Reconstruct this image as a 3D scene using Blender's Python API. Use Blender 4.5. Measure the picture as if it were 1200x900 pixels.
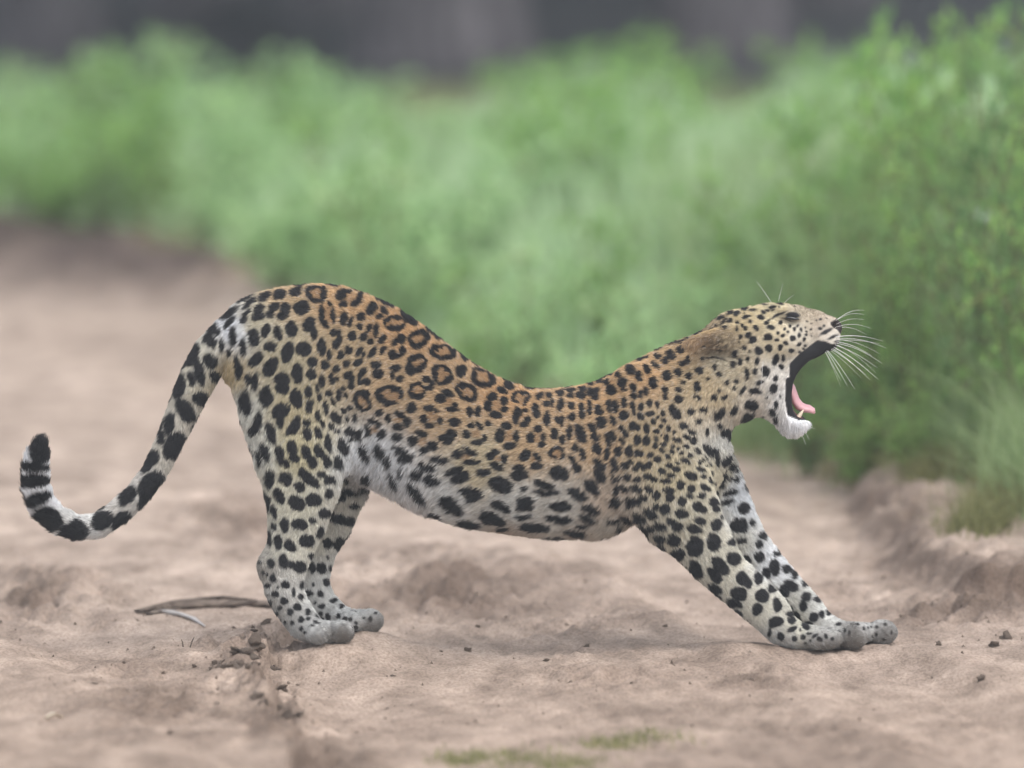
import bpy, math, random
import numpy as np
from mathutils import Vector, Matrix

# ------------------------------------------------------------------ camera, sky, sun, exposure
S = 0.00175                      # metres per photo pixel in the leopard's plane
DIST = 20.0                      # camera to the leopard's plane
FEET = math.radians(6.8)         # depression of the ray to the hind feet
PITCH = FEET - math.atan((757 - 450) * S / DIST)
CAM_H = DIST * math.tan(FEET)

scene = bpy.context.scene
for ob in list(bpy.data.objects):
    bpy.data.objects.remove(ob)
cam_data = bpy.data.cameras.new('camera')
cam = bpy.data.objects.new('camera', cam_data)
scene.collection.objects.link(cam)
cam.location = (0.0, -DIST, CAM_H)
cam.rotation_euler = (math.pi / 2 - PITCH, 0, 0)
cam_data.sensor_width = 36.0
cam_data.lens = 36.0 / (1200 * S / DIST)
cam_data.clip_start = 0.1
cam_data.clip_end = 3000
cam_data.dof.use_dof = True
cam_data.dof.focus_distance = DIST / math.cos(PITCH) - 0.08
cam_data.dof.aperture_fstop = 1.75
cam_data.dof.aperture_blades = 9
scene.camera = cam

SUN_EL, SUN_AZ = math.radians(62), math.radians(142)     # azimuth from +Y (away from camera) towards +X (right)
world = bpy.data.worlds.new('World')
scene.world = world
world.use_nodes = True
wn = world.node_tree
sky = wn.nodes.new('ShaderNodeTexSky')
sky.sky_type = 'NISHITA'
sky.sun_disc = False
sky.sun_elevation = SUN_EL
sky.sun_rotation = SUN_AZ
sky.air_density = 1.0
sky.dust_density = 4.0
sky.ozone_density = 1.0
hs_ = wn.nodes.new('ShaderNodeHueSaturation')          # overcast: the whole sky is paler than a clear one
hs_.inputs['Saturation'].default_value = 0.36
wn.links.new(sky.outputs[0], hs_.inputs['Color'])
wn.links.new(hs_.outputs[0], wn.nodes['Background'].inputs[0])
wn.nodes['Background'].inputs[1].default_value = 0.15
sun_data = bpy.data.lights.new('sun', 'SUN')
sun_data.energy = 0.55
sun_data.angle = math.radians(110)
sun_data.color = (1.0, 0.96, 0.9)
sun = bpy.data.objects.new('sun', sun_data)
scene.collection.objects.link(sun)
sdir = Vector((math.sin(SUN_AZ) * math.cos(SUN_EL), math.cos(SUN_AZ) * math.cos(SUN_EL), math.sin(SUN_EL)))
sun.rotation_euler = sdir.to_track_quat('Z', 'Y').to_euler()
sun.location = (0, 0, 30)
scene.view_settings.view_transform = 'Standard'
scene.view_settings.look = 'None'
scene.view_settings.exposure = 0.88
scene.view_settings.gamma = 1.0
scene.view_settings.use_curve_mapping = False
scene.render.engine = 'CYCLES'
scene.cycles.max_bounces = 4
scene.cycles.diffuse_bounces = 3
scene.cycles.adaptive_threshold = 0.02
scene.cycles.transparent_max_bounces = 8
scene.cycles.use_denoising = True
scene.cycles_curves.shape = 'RIBBONS'

# ------------------------------------------------------------------ helpers
COL = scene.collection
rng = np.random.default_rng(11)

def link(ob, parent=None):
    COL.objects.link(ob)
    if parent is not None:
        ob.parent = parent
    return ob

def tag(ob, label=None, cat=None, group=None, kind=None):
    if label: ob['label'] = label
    if cat: ob['category'] = cat
    if group: ob['group'] = group
    if kind: ob['kind'] = kind
    return ob

def empty(name, loc=(0, 0, 0), rz=0.0):
    o = bpy.data.objects.new(name, None)
    COL.objects.link(o)
    o.location = loc
    o.rotation_euler = (0, 0, rz)
    o.empty_display_size = 0.05
    return o

def np_mesh(name, verts, faces, smooth=True):
    """faces: (n,3) or (n,4) int array"""
    verts = np.asarray(verts, np.float32); faces = np.asarray(faces, np.int32)
    me = bpy.data.meshes.new(name)
    n, k = faces.shape
    me.vertices.add(len(verts)); me.vertices.foreach_set('co', verts.ravel())
    me.loops.add(n * k); me.loops.foreach_set('vertex_index', faces.ravel())
    me.polygons.add(n)
    me.polygons.foreach_set('loop_start', np.arange(0, n * k, k, dtype=np.int32))
    me.polygons.foreach_set('loop_total', np.full(n, k, np.int32))
    me.update(calc_edges=True)
    me.polygons.foreach_set('use_smooth', np.full(n, smooth, bool))
    return me

def mesh_obj(name, verts, faces, material, parent=None, smooth=True):
    me = np_mesh(name, verts, faces, smooth)
    if material is not None: me.materials.append(material)
    return link(bpy.data.objects.new(name, me), parent)

def ray(px, py):
    """direction of a photo pixel in world space"""
    a = (px - 600) * S / DIST
    b = (450 - py) * S / DIST
    c, s = math.cos(PITCH), math.sin(PITCH)
    return np.stack([a + 0 * b, c + b * s + 0 * a, -s + b * c + 0 * a], -1)

def plane_point(px, py):
    """photo pixel -> point on the leopard's own plane Y = 0"""
    d = ray(np.asarray(px, float), np.asarray(py, float))
    t = DIST / d[..., 1]
    return np.stack([d[..., 0] * t, 0 * t, CAM_H + d[..., 2] * t], -1)

def ground_xy(px, py, z=0.0):
    d = ray(np.asarray(float(px)), np.asarray(float(py)))
    t = (CAM_H - z) / -d[2]
    return d[0] * t, -DIST + d[1] * t

def hash2(ix, iy, seed):
    h = (ix.astype(np.int64) * 374761393 + iy.astype(np.int64) * 668265263 + seed * 1442695041) & 0x7fffffff
    h = ((h ^ (h >> 13)) * 1274126177) & 0x7fffffff
    h = h ^ (h >> 16)
    return (h & 0xffff) / 65535.0

def vnoise(x, y, seed=0):
    """value noise, -1..1"""
    x = np.asarray(x, float); y = np.asarray(y, float)
    ix, iy = np.floor(x), np.floor(y)
    fx, fy = x - ix, y - iy
    fx = fx * fx * (3 - 2 * fx); fy = fy * fy * (3 - 2 * fy)
    ix = ix.astype(np.int64); iy = iy.astype(np.int64)
    a = hash2(ix, iy, seed); b = hash2(ix + 1, iy, seed)
    c = hash2(ix, iy + 1, seed); d = hash2(ix + 1, iy + 1, seed)
    return 2 * ((a * (1 - fx) + b * fx) * (1 - fy) + (c * (1 - fx) + d * fx) * fy) - 1

def fbm(x, y, oct=4, seed=0, gain=0.5):
    s, a = 0, 1.0
    for i in range(oct):
        s = s + a * vnoise(x * 2 ** i + 17.3 * i, y * 2 ** i - 9.1 * i, seed + i)
        a *= gain
    return s

def smooth01(x, a, b):
    t = np.clip((x - a) / (b - a), 0, 1)
    return t * t * (3 - 2 * t)

def srgb(r, g, b):
    c = np.array([r, g, b], float) / 255
    return np.where(c <= 0.04045, c / 12.92, ((c + 0.055) / 1.055) ** 2.4)

def principled(name, color=(0.5, 0.5, 0.5), rough=0.7, spec=0.3):
    m = bpy.data.materials.new(name)
    m.use_nodes = True
    b = m.node_tree.nodes['Principled BSDF']
    b.inputs['Base Color'].default_value = (*color, 1)
    b.inputs['Roughness'].default_value = rough
    b.inputs['Specular IOR Level'].default_value = spec
    return m, b

# ================================================================== ground
def G(px, py):
    return np.array(ground_xy(px, py))

def poly_dist(x, y, pts):
    """signed distance (left of the direction of travel positive) and arc length along a polyline"""
    best = np.full(x.shape, 1e9); sgn = np.ones(x.shape); arc = np.zeros(x.shape); s0 = 0.0
    for a, b in zip(pts[:-1], pts[1:]):
        e = b - a; L = math.hypot(*e)
        t = np.clip(((x - a[0]) * e[0] + (y - a[1]) * e[1]) / (L * L), 0, 1)
        dx, dy = x - a[0] - e[0] * t, y - a[1] - e[1] * t
        d = np.hypot(dx, dy)
        m = d < best
        best = np.where(m, d, best)
        sgn = np.where(m, np.sign(e[0] * (y - a[1]) - e[1] * (x - a[0])), sgn)
        arc = np.where(m, s0 + t * L, arc)
        s0 += L
    return best * sgn, arc

LEDGE = np.array([G(*p) for p in ((420, 672), (392, 690), (352, 724), (322, 748), (302, 775), (310, 800), (324, 826), (342, 852), (352, 880), (356, 930))])
BANK = np.array([G(*p) for p in ((960, 538), (992, 560), (1008, 590), (1016, 625), (1032, 658), (1075, 690), (1130, 703), (1200, 712), (1330, 728))])
RUT1 = np.array([G(*p) for p in ((1230, 930), (1150, 862), (1050, 800), (960, 760), (860, 715), (740, 660), (600, 600))] + [np.array((-1.2, 7.0)), np.array((-4.0, 12.0))])
RUT2 = np.array([G(*p) for p in ((380, 960), (300, 880), (170, 800), (60, 740), (-40, 690))] + [np.array((-2.2, 4.0)), np.array((-5.5, 10.0))])
VERGE = np.array([G(*p) for p in ((1300, 690), (1200, 660), (1120, 612), (1070, 582), (1010, 556), (880, 538), (760, 520), (600, 478), (420, 400), (260, 348), (120, 318), (0, 296), (-300, 250))])
VERGE = np.vstack([VERGE, [VERGE[-1] + (-4.0, 4.0)]])
VX, VY = VERGE[::-1, 0], VERGE[::-1, 1]

def beyond_verge(x, y):
    """metres past the edge of the track, into the growth"""
    return y - np.interp(x, VX, VY) + 0.25 * fbm(x * 1.7, y * 1.3, 3, 301)

ROUGH = [(280, 618, 62, 26, 1.0), (45, 695, 70, 34, 1.0), (505, 690, 75, 22, 0.9), (620, 690, 110, 40, 0.5), (190, 825, 90, 36, 0.75), (300, 765, 40, 24, 1.0), (312, 805, 26, 30, 1.0), (335, 840, 36, 22, 0.9), (395, 855, 55, 20, 0.7),
         (1120, 715, 95, 26, 0.9), (1065, 630, 70, 50, 1.0), (690, 785, 60, 14, 0.5), (150, 775, 50, 14, 0.5), (860, 790, 50, 14, 0.4), (1010, 860, 90, 18, 0.4), (970, 690, 60, 16, 0.6), (700, 730, 70, 12, 0.45), (120, 318, 150, 30, 1.0), (20, 300, 110, 30, 1.0), (215, 338, 90, 24, 1.0), (480, 655, 90, 12, 0.5)]
RXY = []
for (px, py, a, b, k) in ROUGH:
    c = G(px, py); f = G(px, py - b); r = G(px + a, py)
    RXY.append((c[0], c[1], abs(r[0] - c[0]), abs(f[1] - c[1]), k))

def rough_mask(x, y):
    m = np.zeros(x.shape)
    jx, jy = 0.06 * fbm(x * 6, y * 4, 3, 411), 0.18 * fbm(x * 6, y * 4, 3, 412)
    for cx, cy, rx, ry, k in RXY:
        q = ((x + jx - cx) / rx) ** 2 + ((y + jy - cy) / ry) ** 2
        m = np.maximum(m, k * np.exp(-q * 0.9))
    return m

def ground_raw(x, y):
    z = 0.010 * fbm(x * 1.3, y * 0.9, 3, 1) + 0.0055 * fbm(x * 7, y * 4, 3, 7) + 0.004 * np.maximum(0, fbm(x * 4, y * 5, 4, 15)) ** 0.5 * (y < 6)
    near = np.exp(-np.maximum(0, y - 3) / 3)
    rg = rough_mask(x, y)
    lumps = np.abs(fbm(x * 22, y * 16, 3, 31)); crag = 1 - np.abs(fbm(x * 9, y * 6, 3, 35))
    z = z + (0.0028 + 0.016 * rg) * fbm(x * 30, y * 18, 3, 21) * near + rg * (0.020 * crag * crag + 0.018 * lumps)
    # ledge of the worn hump: the left side is lower
    d, s = poly_dist(x + 0.026 * fbm(x * 13, y * 8, 3, 61) + 0.014 * fbm(x * 42, y * 22, 2, 65), y, LEDGE)
    crumb = np.exp(-((d - 0.03) / 0.07) ** 2) * smooth01(s, 0.0, 0.5)
    z = z + crumb * (0.016 * np.abs(fbm(x * 26, y * 17, 3, 67)) + 0.006 * fbm(x * 60, y * 40, 2, 68))
    ends = smooth01(s, 0.0, 0.5)
    step = smooth01(d, -0.022, 0.012)
    z = z - 0.05 * step * np.exp(-np.clip(d, 0, 9) / 0.55) * ends
    z = z + 0.010 * np.exp(-np.abs(d + 0.05) / 0.05) * ends * (0.5 + 0.5 * vnoise(x * 18, y * 11, 66))
    # bank at the foot of the growth
    d, s = poly_dist(x + 0.035 * fbm(x * 7, y * 4, 3, 71), y + 0.10 * fbm(x * 6, y * 4, 3, 72), BANK)
    z = z + 0.075 * smooth01(d, -0.03, 0.07) + 0.05 * smooth01(d, 0.05, 0.7)
    # wheel ruts with the prints of the tread
    for P, amp in ((RUT1, 1.0), (RUT2, 0.7)):
        d, s = poly_dist(x + 0.02 * fbm(x * 3, y * 2, 2, 81), y, P)
        w = np.exp(-(d / 0.13) ** 4)
        z = z - 0.016 * amp * w + 0.009 * amp * np.exp(-((np.abs(d) - 0.19) / 0.05) ** 2)
        fade = smooth01(fbm(x * 1.8, y * 1.1, 2, 85), -0.5, 0.3)
        z = z + 0.0019 * amp * w * near * fade * np.sin(d * 130 + 40 * 0.02 * vnoise(x * 9, y * 2.5, 86) + 3.0 * fbm(x * 4, y * 3, 3, 88))
    # faint old wheel lines over the rest of the track
    d, s = poly_dist(x, y, RUT1 - np.array((0.55, 0.0)))
    z = z + 0.0022 * near * np.exp(-(d / 0.3) ** 2) * np.sin(d * 120 + 2 * fbm(x * 3, y * 2, 2, 91))
    # berm where the track bends away, ground rising a little under the growth
    z = z + 0.10 * np.exp(-((y - np.interp(x, VX, VY) - 0.1) / 0.8) ** 2) * smooth01(-x, 0.35, 0.9)
    bv_ = y - np.interp(x, VX, VY)
    z = z + 0.10 * smooth01(bv_, 0, 3.0)
    return z

# the ground meets the four paws where they stand
KVg = math.tan(FEET - 0.010)
PAWS = []
for u, v, w in ((375, 752.5, -45), (405, 752.5, -45), (415, 740, 46), (438, 740, 46), (915, 757.5, -44), (950, 760.5, -44), (990, 760.5, -44), (1000, 754, 43), (1035, 754.5, 43)):
    q = plane_point(np.array(float(u)), np.array(v + KVg * w))
    PAWS.append((q[0], w * S, q[2]))
PAWS = np.array(PAWS)
_gd = np.hypot(PAWS[:, None, 0] - PAWS[None, :, 0], PAWS[:, None, 1] - PAWS[None, :, 1])
SG = 0.11
PW = np.linalg.solve(np.exp(-(_gd / SG) ** 2) + 1e-3 * np.eye(len(PAWS)), PAWS[:, 2] - ground_raw(PAWS[:, 0], PAWS[:, 1]))

def ground_h(x, y):
    x = np.asarray(x, float); y = np.asarray(y, float)
    z = ground_raw(x, y)
    for p, k in zip(PAWS, PW):
        z = z + k * np.exp(-((x - p[0]) ** 2 + (y - p[1]) ** 2) / SG ** 2)
    return z

def axis_steps(lo, hi, step, far_lo, far_hi, grow):
    a = list(np.arange(lo, hi, step)); s = step
    while a[-1] < far_hi: s *= grow; a.append(a[-1] + s)
    b = [lo]; s = step
    while b[-1] > far_lo: s *= grow; b.append(b[-1] - s)
    return np.array(b[:0:-1] + a)
gx = axis_steps(-1.36, 1.36, 0.0062, -400, 400, 1.11)
gy = axis_steps(-2.6, 3.2, 0.012, -60, 900, 1.032)
XX, YY = np.meshgrid(gx, gy, indexing='ij')
ZZ = ground_h(XX.ravel(), YY.ravel())
nx, ny = len(gx), len(gy)
ii = (np.arange(nx - 1)[:, None] * ny + np.arange(ny - 1)[None]).ravel()
gf = np.stack([ii, ii + ny, ii + ny + 1, ii + 1], 1)

def nd(nt, t, **kw):
    n = nt.nodes.new(t)
    for k, v in kw.items(): setattr(n, k, v)
    return n

m_gr, bg = principled('dirt', rough=0.95, spec=0.12)
nt = m_gr.node_tree
at = nd(nt, 'ShaderNodeAttribute', attribute_name='soil')
tc = nd(nt, 'ShaderNodeTexCoord')
n1 = nd(nt, 'ShaderNodeTexNoise'); n1.inputs['Scale'].default_value = 9; n1.inputs['Detail'].default_value = 8; n1.inputs['Roughness'].default_value = 0.62
n2 = nd(nt, 'ShaderNodeTexNoise'); n2.inputs['Scale'].default_value = 160; n2.inputs['Detail'].default_value = 4
mp = nd(nt, 'ShaderNodeMapping'); mp.inputs['Scale'].default_value = (1.0, 0.55, 1.0)
nt.links.new(tc.outputs['Object'], mp.inputs[0]); nt.links.new(mp.outputs[0], n1.inputs['Vector']); nt.links.new(mp.outputs[0], n2.inputs['Vector'])
mixa = nd(nt, 'ShaderNodeMix', data_type='RGBA', blend_type='MULTIPLY'); mixa.inputs['Factor'].default_value = 1
r1 = nd(nt, 'ShaderNodeValToRGB')
r1.color_ramp.elements[0].position = 0.30; r1.color_ramp.elements[0].color = (0.5, 0.485, 0.47, 1)
r1.color_ramp.elements[1].position = 0.68; r1.color_ramp.elements[1].color = (1.12, 1.12, 1.12, 1)
nt.links.new(n1.outputs['Fac'], r1.inputs[0])
nt.links.new(at.outputs['Color'], mixa.inputs[6]); nt.links.new(r1.outputs[0], mixa.inputs[7])
mixb = nd(nt, 'ShaderNodeMix', data_type='RGBA', blend_type='MULTIPLY'); mixb.inputs['Factor'].default_value = 1
r2 = nd(nt, 'ShaderNodeValToRGB')
r2.color_ramp.elements[0].position = 0.33; r2.color_ramp.elements[0].color = (0.72, 0.70, 0.68, 1)
r2.color_ramp.elements[1].position = 0.6; r2.color_ramp.elements[1].color = (1.06, 1.06, 1.06, 1)
nt.links.new(n2.outputs['Fac'], r2.inputs[0])
nt.links.new(mixa.outputs[2], mixb.inputs[6]); nt.links.new(r2.outputs[0], mixb.inputs[7])
nt.links.new(mixb.outputs[2], bg.inputs['Base Color'])
bmp = nd(nt, 'ShaderNodeBump'); bmp.inputs['Strength'].default_value = 0.55; bmp.inputs['Distance'].default_value = 0.006
nt.links.new(n2.outputs['Fac'], bmp.inputs['Height']); nt.links.new(bmp.outputs[0], bg.inputs['Normal'])

ground = mesh_obj('ground', np.stack([XX.ravel(), YY.ravel(), ZZ], 1), gf, m_gr)
tag(ground, 'pale sandy dirt track with ruts and crumbling edges', kind='structure')
rgm = rough_mask(XX.ravel(), YY.ravel())
vgm = smooth01(beyond_verge(XX.ravel(), YY.ravel()), -0.1, 0.5)
ltm = smooth01(YY.ravel() + 1.5 * fbm(XX.ravel() * .5, YY.ravel() * .5, 2, 5), 13.0, 15.5)
dl, sl_ = poly_dist(XX.ravel() + 0.022 * fbm(XX.ravel() * 13, YY.ravel() * 8, 3, 61), YY.ravel(), LEDGE)
edge = np.exp(-((dl - 0.005) / 0.035) ** 2) * smooth01(sl_, 0, .5)  # shade painted along the broken face of the ledge
db, _ = poly_dist(XX.ravel() + 0.035 * fbm(XX.ravel() * 7, YY.ravel() * 4, 3, 71), YY.ravel() + 0.10 * fbm(XX.ravel() * 6, YY.ravel() * 4, 3, 72), BANK)
damp_shade = np.clip(np.maximum(0.85 * rgm, 0.7 * edge) + 0.45 * np.exp(-((db - 0.02) / 0.06) ** 2) + 0.30 * fbm(XX.ravel() * 2.2, YY.ravel() * 1.1, 5, 95, 0.6) + 0.12 * np.maximum(0, fbm(XX.ravel() * 14, YY.ravel() * 5, 3, 98)), 0, 1)[:, None]  # damp soil plus painted shade of clods, broken ledge and relief
SAND, SOIL, TURF, LITTER = srgb(186, 169, 156), srgb(112, 97, 87), srgb(116, 124, 84), srgb(56, 59, 63)
gc = SAND * (1 - damp_shade) + SOIL * damp_shade
fg = (0.6 * smooth01(-YY.ravel() + 0.5 * fbm(XX.ravel() * 1.6, YY.ravel(), 3, 97), -1.2, 0.9))[:, None]      # browner, damper soil on this side of the track
gc = gc * (1 - fg) + (gc * np.array([0.70, 0.66, 0.62])) * fg
bm2 = (rgm * smooth01(YY.ravel(), 5.5, 7.0))[:, None]      # older, darker earth of the berm
gc = gc * (1 - bm2) + srgb(88, 77, 73) * bm2
vgm = vgm * (1 - 0.8 * bm2[:, 0])
gc = gc * (1 - vgm[:, None]) + TURF * vgm[:, None]
gc = gc * (1 - ltm[:, None]) + LITTER * ltm[:, None]
ga = ground.data.attributes.new('soil', 'FLOAT_COLOR', 'POINT')
ga.data.foreach_set('color', np.concatenate([gc, np.ones((len(gc), 1))], 1).astype(np.float32).ravel())

# ------------------------------------------------------------------ clods, stones, fallen stick
def lump_mesh(name, seed, sub=2, flat=0.7, rough=0.35):
    import bmesh
    bm = bmesh.new()
    bmesh.ops.create_icosphere(bm, subdivisions=sub, radius=1.0)
    r = random.Random(seed)
    ph = [r.uniform(0, 9) for _ in range(6)]
    cuts = [Vector((r.gauss(0, 1), r.gauss(0, 1), r.gauss(0, 1))).normalized() for _ in range(5)]
    for v in bm.verts:
        n = v.co.normalized()
        k = 1 + rough * 0.5 * math.sin(3.1 * n.x + ph[0]) * math.sin(2.7 * n.y + ph[1]) + rough * 0.4 * math.sin(5.3 * n.z + ph[2] + 2 * n.x) + r.uniform(-0.12, 0.12) * rough
        for c in cuts:
            d = n.dot(c)
            if d > 0.72: k *= 0.72 / d
        v.co = Vector((n.x * k, n.y * k * 0.85, n.z * k * flat))
    me = bpy.data.meshes.new(name); bm.to_mesh(me); bm.free()
    return me
m_cl, bcl = principled('clod', srgb(128, 106, 90), 0.95, 0.1)
nt = m_cl.node_tree
cn = nd(nt, 'ShaderNodeTexNoise'); cn.inputs['Scale'].default_value = 60; cn.inputs['Detail'].default_value = 6
cr_ = nd(nt, 'ShaderNodeValToRGB')
cr_.color_ramp.elements[0].position = 0.3; cr_.color_ramp.elements[0].color = (*srgb(122, 107, 96), 1)
cr_.color_ramp.elements[1].position = 0.7; cr_.color_ramp.elements[1].color = (*srgb(172, 156, 143), 1)
nt.links.new(nd(nt, 'ShaderNodeTexCoord').outputs['Object'], cn.inputs['Vector'])
nt.links.new(cn.outputs['Fac'], cr_.inputs[0]); nt.links.new(cr_.outputs[0], bcl.inputs['Base Color'])
cb = nd(nt, 'ShaderNodeBump'); cb.inputs['Strength'].default_value = 0.8; cb.inputs['Distance'].default_value = 0.2
nt.links.new(cn.outputs['Fac'], cb.inputs['Height']); nt.links.new(cb.outputs[0], bcl.inputs['Normal'])
CL = []
for k in range(5):
    me = lump_mesh('dirt_clod', k, 3, 0.72, 0.8); me.materials.append(m_cl); CL.append(me)
r = random.Random(4)
def put_lump(name, px, py, rad, meshes, label, cat, group):
    x, y = ground_xy(px, py)
    z = float(ground_h(x, y))
    x, y = ground_xy(px, py, z); z = float(ground_h(x, y))
    o = bpy.data.objects.new(name, r.choice(meshes)); COL.objects.link(o)
    o.location = (x, y, z + rad * 0.15)
    o.scale = (rad * r.uniform(.85, 1.2), rad * r.uniform(.85, 1.2), rad * r.uniform(.8, 1.05))
    o.rotation_euler = (r.uniform(-.3, .3), r.uniform(-.3, .3), r.uniform(0, 6.28))
    tag(o, label, cat, group)
    return o
for px, py, rad in ((262, 784, .018), (272, 775, .014), (283, 778, .020), (292, 768, .017), (300, 760, .022), (297, 782, .014), (310, 772, .02), (306, 790, .018), (316, 803, .016), (320, 818, .019), (328, 832, .015), (290, 790, .010), (252, 780, .010), (312, 752, .016), (336, 842, .018), (322, 790, .014), (350, 850, .014), (276, 765, .013), (284, 758, .012), (268, 792, .012), (300, 800, .013), (330, 812, .012), (308, 826, .013), (318, 842, .012), (340, 862, .013), (298, 750, .012), (258, 770, .009)):
    put_lump('dirt_clod', px, py, rad * r.uniform(0.75, 1.15), CL, 'crumbled brown dirt clod fallen along the broken ledge beside the hind paws', 'clod', 'dirt clods along the broken ledge')
for px, py, rad in ((228, 776, .006), (247, 783, .005), (385, 770, .008), (548, 761, .009), (673, 761, .005), (688, 761, .005), (517, 771, .004), (145, 780, .006), (75, 686, .012), (955, 757, .006), (640, 775, .006), (880, 800, .007), (1150, 800, .010), (1165, 757, .012), (1100, 760, .008), (740, 800, .005), (460, 800, .006), (110, 800, .006), (200, 860, .007), (560, 740, .006), (780, 735, .006), (1180, 745, .014)):
    put_lump('pebble', px, py, rad, CL, 'small brown pebble of dried earth lying loose on the track', 'pebble', 'loose pebbles on the track')

# countless crumbs of earth
cr = np.random.default_rng(9)
Vs, Fs = [], []
tet = np.array([(1, 0, -.4), (-.6, .9, -.4), (-.6, -.9, -.4), (0.1, 0, .9)])
tf = np.array([(0, 2, 1), (0, 1, 3), (1, 2, 3), (2, 0, 3)])
cand = np.stack([cr.uniform(-1.2, 1.2, 26000), cr.uniform(-2.2, 4.5, 26000)], 1)
wgt = 0.05 + rough_mask(cand[:, 0], cand[:, 1]) + 0.7 * np.exp(-np.abs(poly_dist(cand[:, 0], cand[:, 1], LEDGE)[0] - .06) / 0.1) + 0.4 * np.exp(-np.abs(poly_dist(cand[:, 0], cand[:, 1], BANK)[0] + .05) / 0.12)
cand = cand[cr.random(len(cand)) < wgt * 0.55]
zc = ground_h(cand[:, 0], cand[:, 1])
rad = 0.0016 + 0.0042 * cr.random(len(cand)) ** 3
for (x, y), z, q in zip(cand, zc, rad):
    a = cr.random() * 6.28; c, s = math.cos(a), math.sin(a)
    t = (tet * (1 + 0.35 * cr.normal(size=(4, 3)))) * q
    Vs.append(np.stack([x + t[:, 0] * c - t[:, 1] * s, y + t[:, 0] * s + t[:, 1] * c, z + t[:, 2] + q * 0.15], 1)); Fs.append(tf + 4 * len(Fs))
crumbs = mesh_obj('earth_crumbs', np.concatenate(Vs), np.concatenate(Fs), m_cl, smooth=False)
tag(crumbs, 'fine crumbs of brown earth scattered over the track', 'crumbs', kind='stuff')

def ribbon_tube(name, pts, radii, material, parent=None, flat=1.0, sides=8, seed=0):
    pts = np.array(pts, float); T = np.gradient(pts, axis=0); T /= np.linalg.norm(T, axis=1)[:, None]
    rr_ = np.random.default_rng(seed)
    V_, F_ = [], []
    for i, p in enumerate(pts):
        up = np.array([0, 0, 1.0]); sd = np.cross(T[i], up); sd /= np.linalg.norm(sd) + 1e-9; up = np.cross(sd, T[i])
        for k in range(sides):
            a = 2 * math.pi * k / sides
            j = 1 + 0.18 * rr_.normal()
            V_.append(p + radii[i] * j * (math.cos(a) * sd + flat * math.sin(a) * up))
    for i in range(len(pts) - 1):
        for k in range(sides):
            F_.append((i * sides + k, i * sides + (k + 1) % sides, (i + 1) * sides + (k + 1) % sides, (i + 1) * sides + k))
    return mesh_obj(name, V_, F_, material, parent)

def on_ground(px, py, lift=0.0):
    x, y = ground_xy(px, py)
    for _ in range(3):
        z = float(ground_h(x, y)); x, y = ground_xy(px, py, z + lift)
    return np.array((x, y, float(ground_h(x, y)) + lift))

m_st, bst = principled('dead wood', srgb(96, 84, 76), 0.9, 0.15)
nt = m_st.node_tree
wv = nd(nt, 'ShaderNodeTexNoise'); wv.inputs['Scale'].default_value = 40; wv.inputs['Detail'].default_value = 5
mpw = nd(nt, 'ShaderNodeMapping'); mpw.inputs['Scale'].default_value = (0.25, 2.0, 2.0)
crw = nd(nt, 'ShaderNodeValToRGB')
crw.color_ramp.elements[0].position = 0.35; crw.color_ramp.elements[0].color = (*srgb(62, 52, 46), 1)
crw.color_ramp.elements[1].position = 0.65; crw.color_ramp.elements[1].color = (*srgb(128, 116, 106), 1)
nt.links.new(nd(nt, 'ShaderNodeTexCoord').outputs['Object'], mpw.inputs[0]); nt.links.new(mpw.outputs[0], wv.inputs['Vector'])
nt.links.new(wv.outputs['Fac'], crw.inputs[0]); nt.links.new(crw.outputs[0], bst.inputs['Base Color'])
P = [(160, 716), (176, 713), (196, 711), (220, 709), (246, 707), (272, 707), (296, 707), (318, 708), (336, 711)]
stick = empty('fallen_branch', on_ground(240, 710))
tag(stick, 'flat grey weathered piece of fallen branch lying behind the hind paws', 'branch')
def rel(pts, base): return [p - np.array(base.location) for p in pts]
ribbon_tube('stem', rel([on_ground(a, b, 0.006) for a, b in P], stick), [.006, .013, .018, .022, .022, .019, .018, .015, .006], m_st, stick, 0.42, 10, 1)
ribbon_tube('side_shoot', rel([on_ground(a, b, 0.012) for a, b in ((180, 710), (204, 705), (232, 703), (262, 702), (300, 703))], stick), [.003, .007, .008, .006, .003], m_st, stick, 0.6, 7, 2)
ribbon_tube('side_shoot', rel([on_ground(a, b, 0.004) for a, b in ((172, 719), (190, 716), (210, 714))], stick), [.006, .009, .004], m_st, stick, 0.4, 7, 3)
m_pale, _ = principled('bleached bark', srgb(176, 172, 170), 0.85, 0.2)
o = ribbon_tube('bark_strip', [on_ground(a, b, 0.004) for a, b in ((186, 716), (198, 717), (212, 720), (226, 724), (240, 731))], [.005, .010, .010, .007, .002], m_pale, None, 0.35, 8, 4)
tag(o, 'curved pale grey strip of bark in front of the fallen branch', 'bark strip')
o = ribbon_tube('crack_strip', [on_ground(1112, 716, 0.002) * (1 - t) + on_ground(1235, 712, 0.012) * t + np.array((0, 0.05 * math.sin(9 * t), 0.004 * math.sin(5 * t))) for t in (0, .2, .4, .6, .8, 1)], [.003, .006, .007, .007, .006, .004], m_st, None, 0.8, 8, 5)  # dark strip added to stand for the dark crack in the bank
tag(o, 'thin dark strip added for the dark crack along the foot of the grassy bank', 'root')
m_leafd, _ = principled('dry leaf', srgb(206, 196, 178), 0.8, 0.2)
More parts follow.
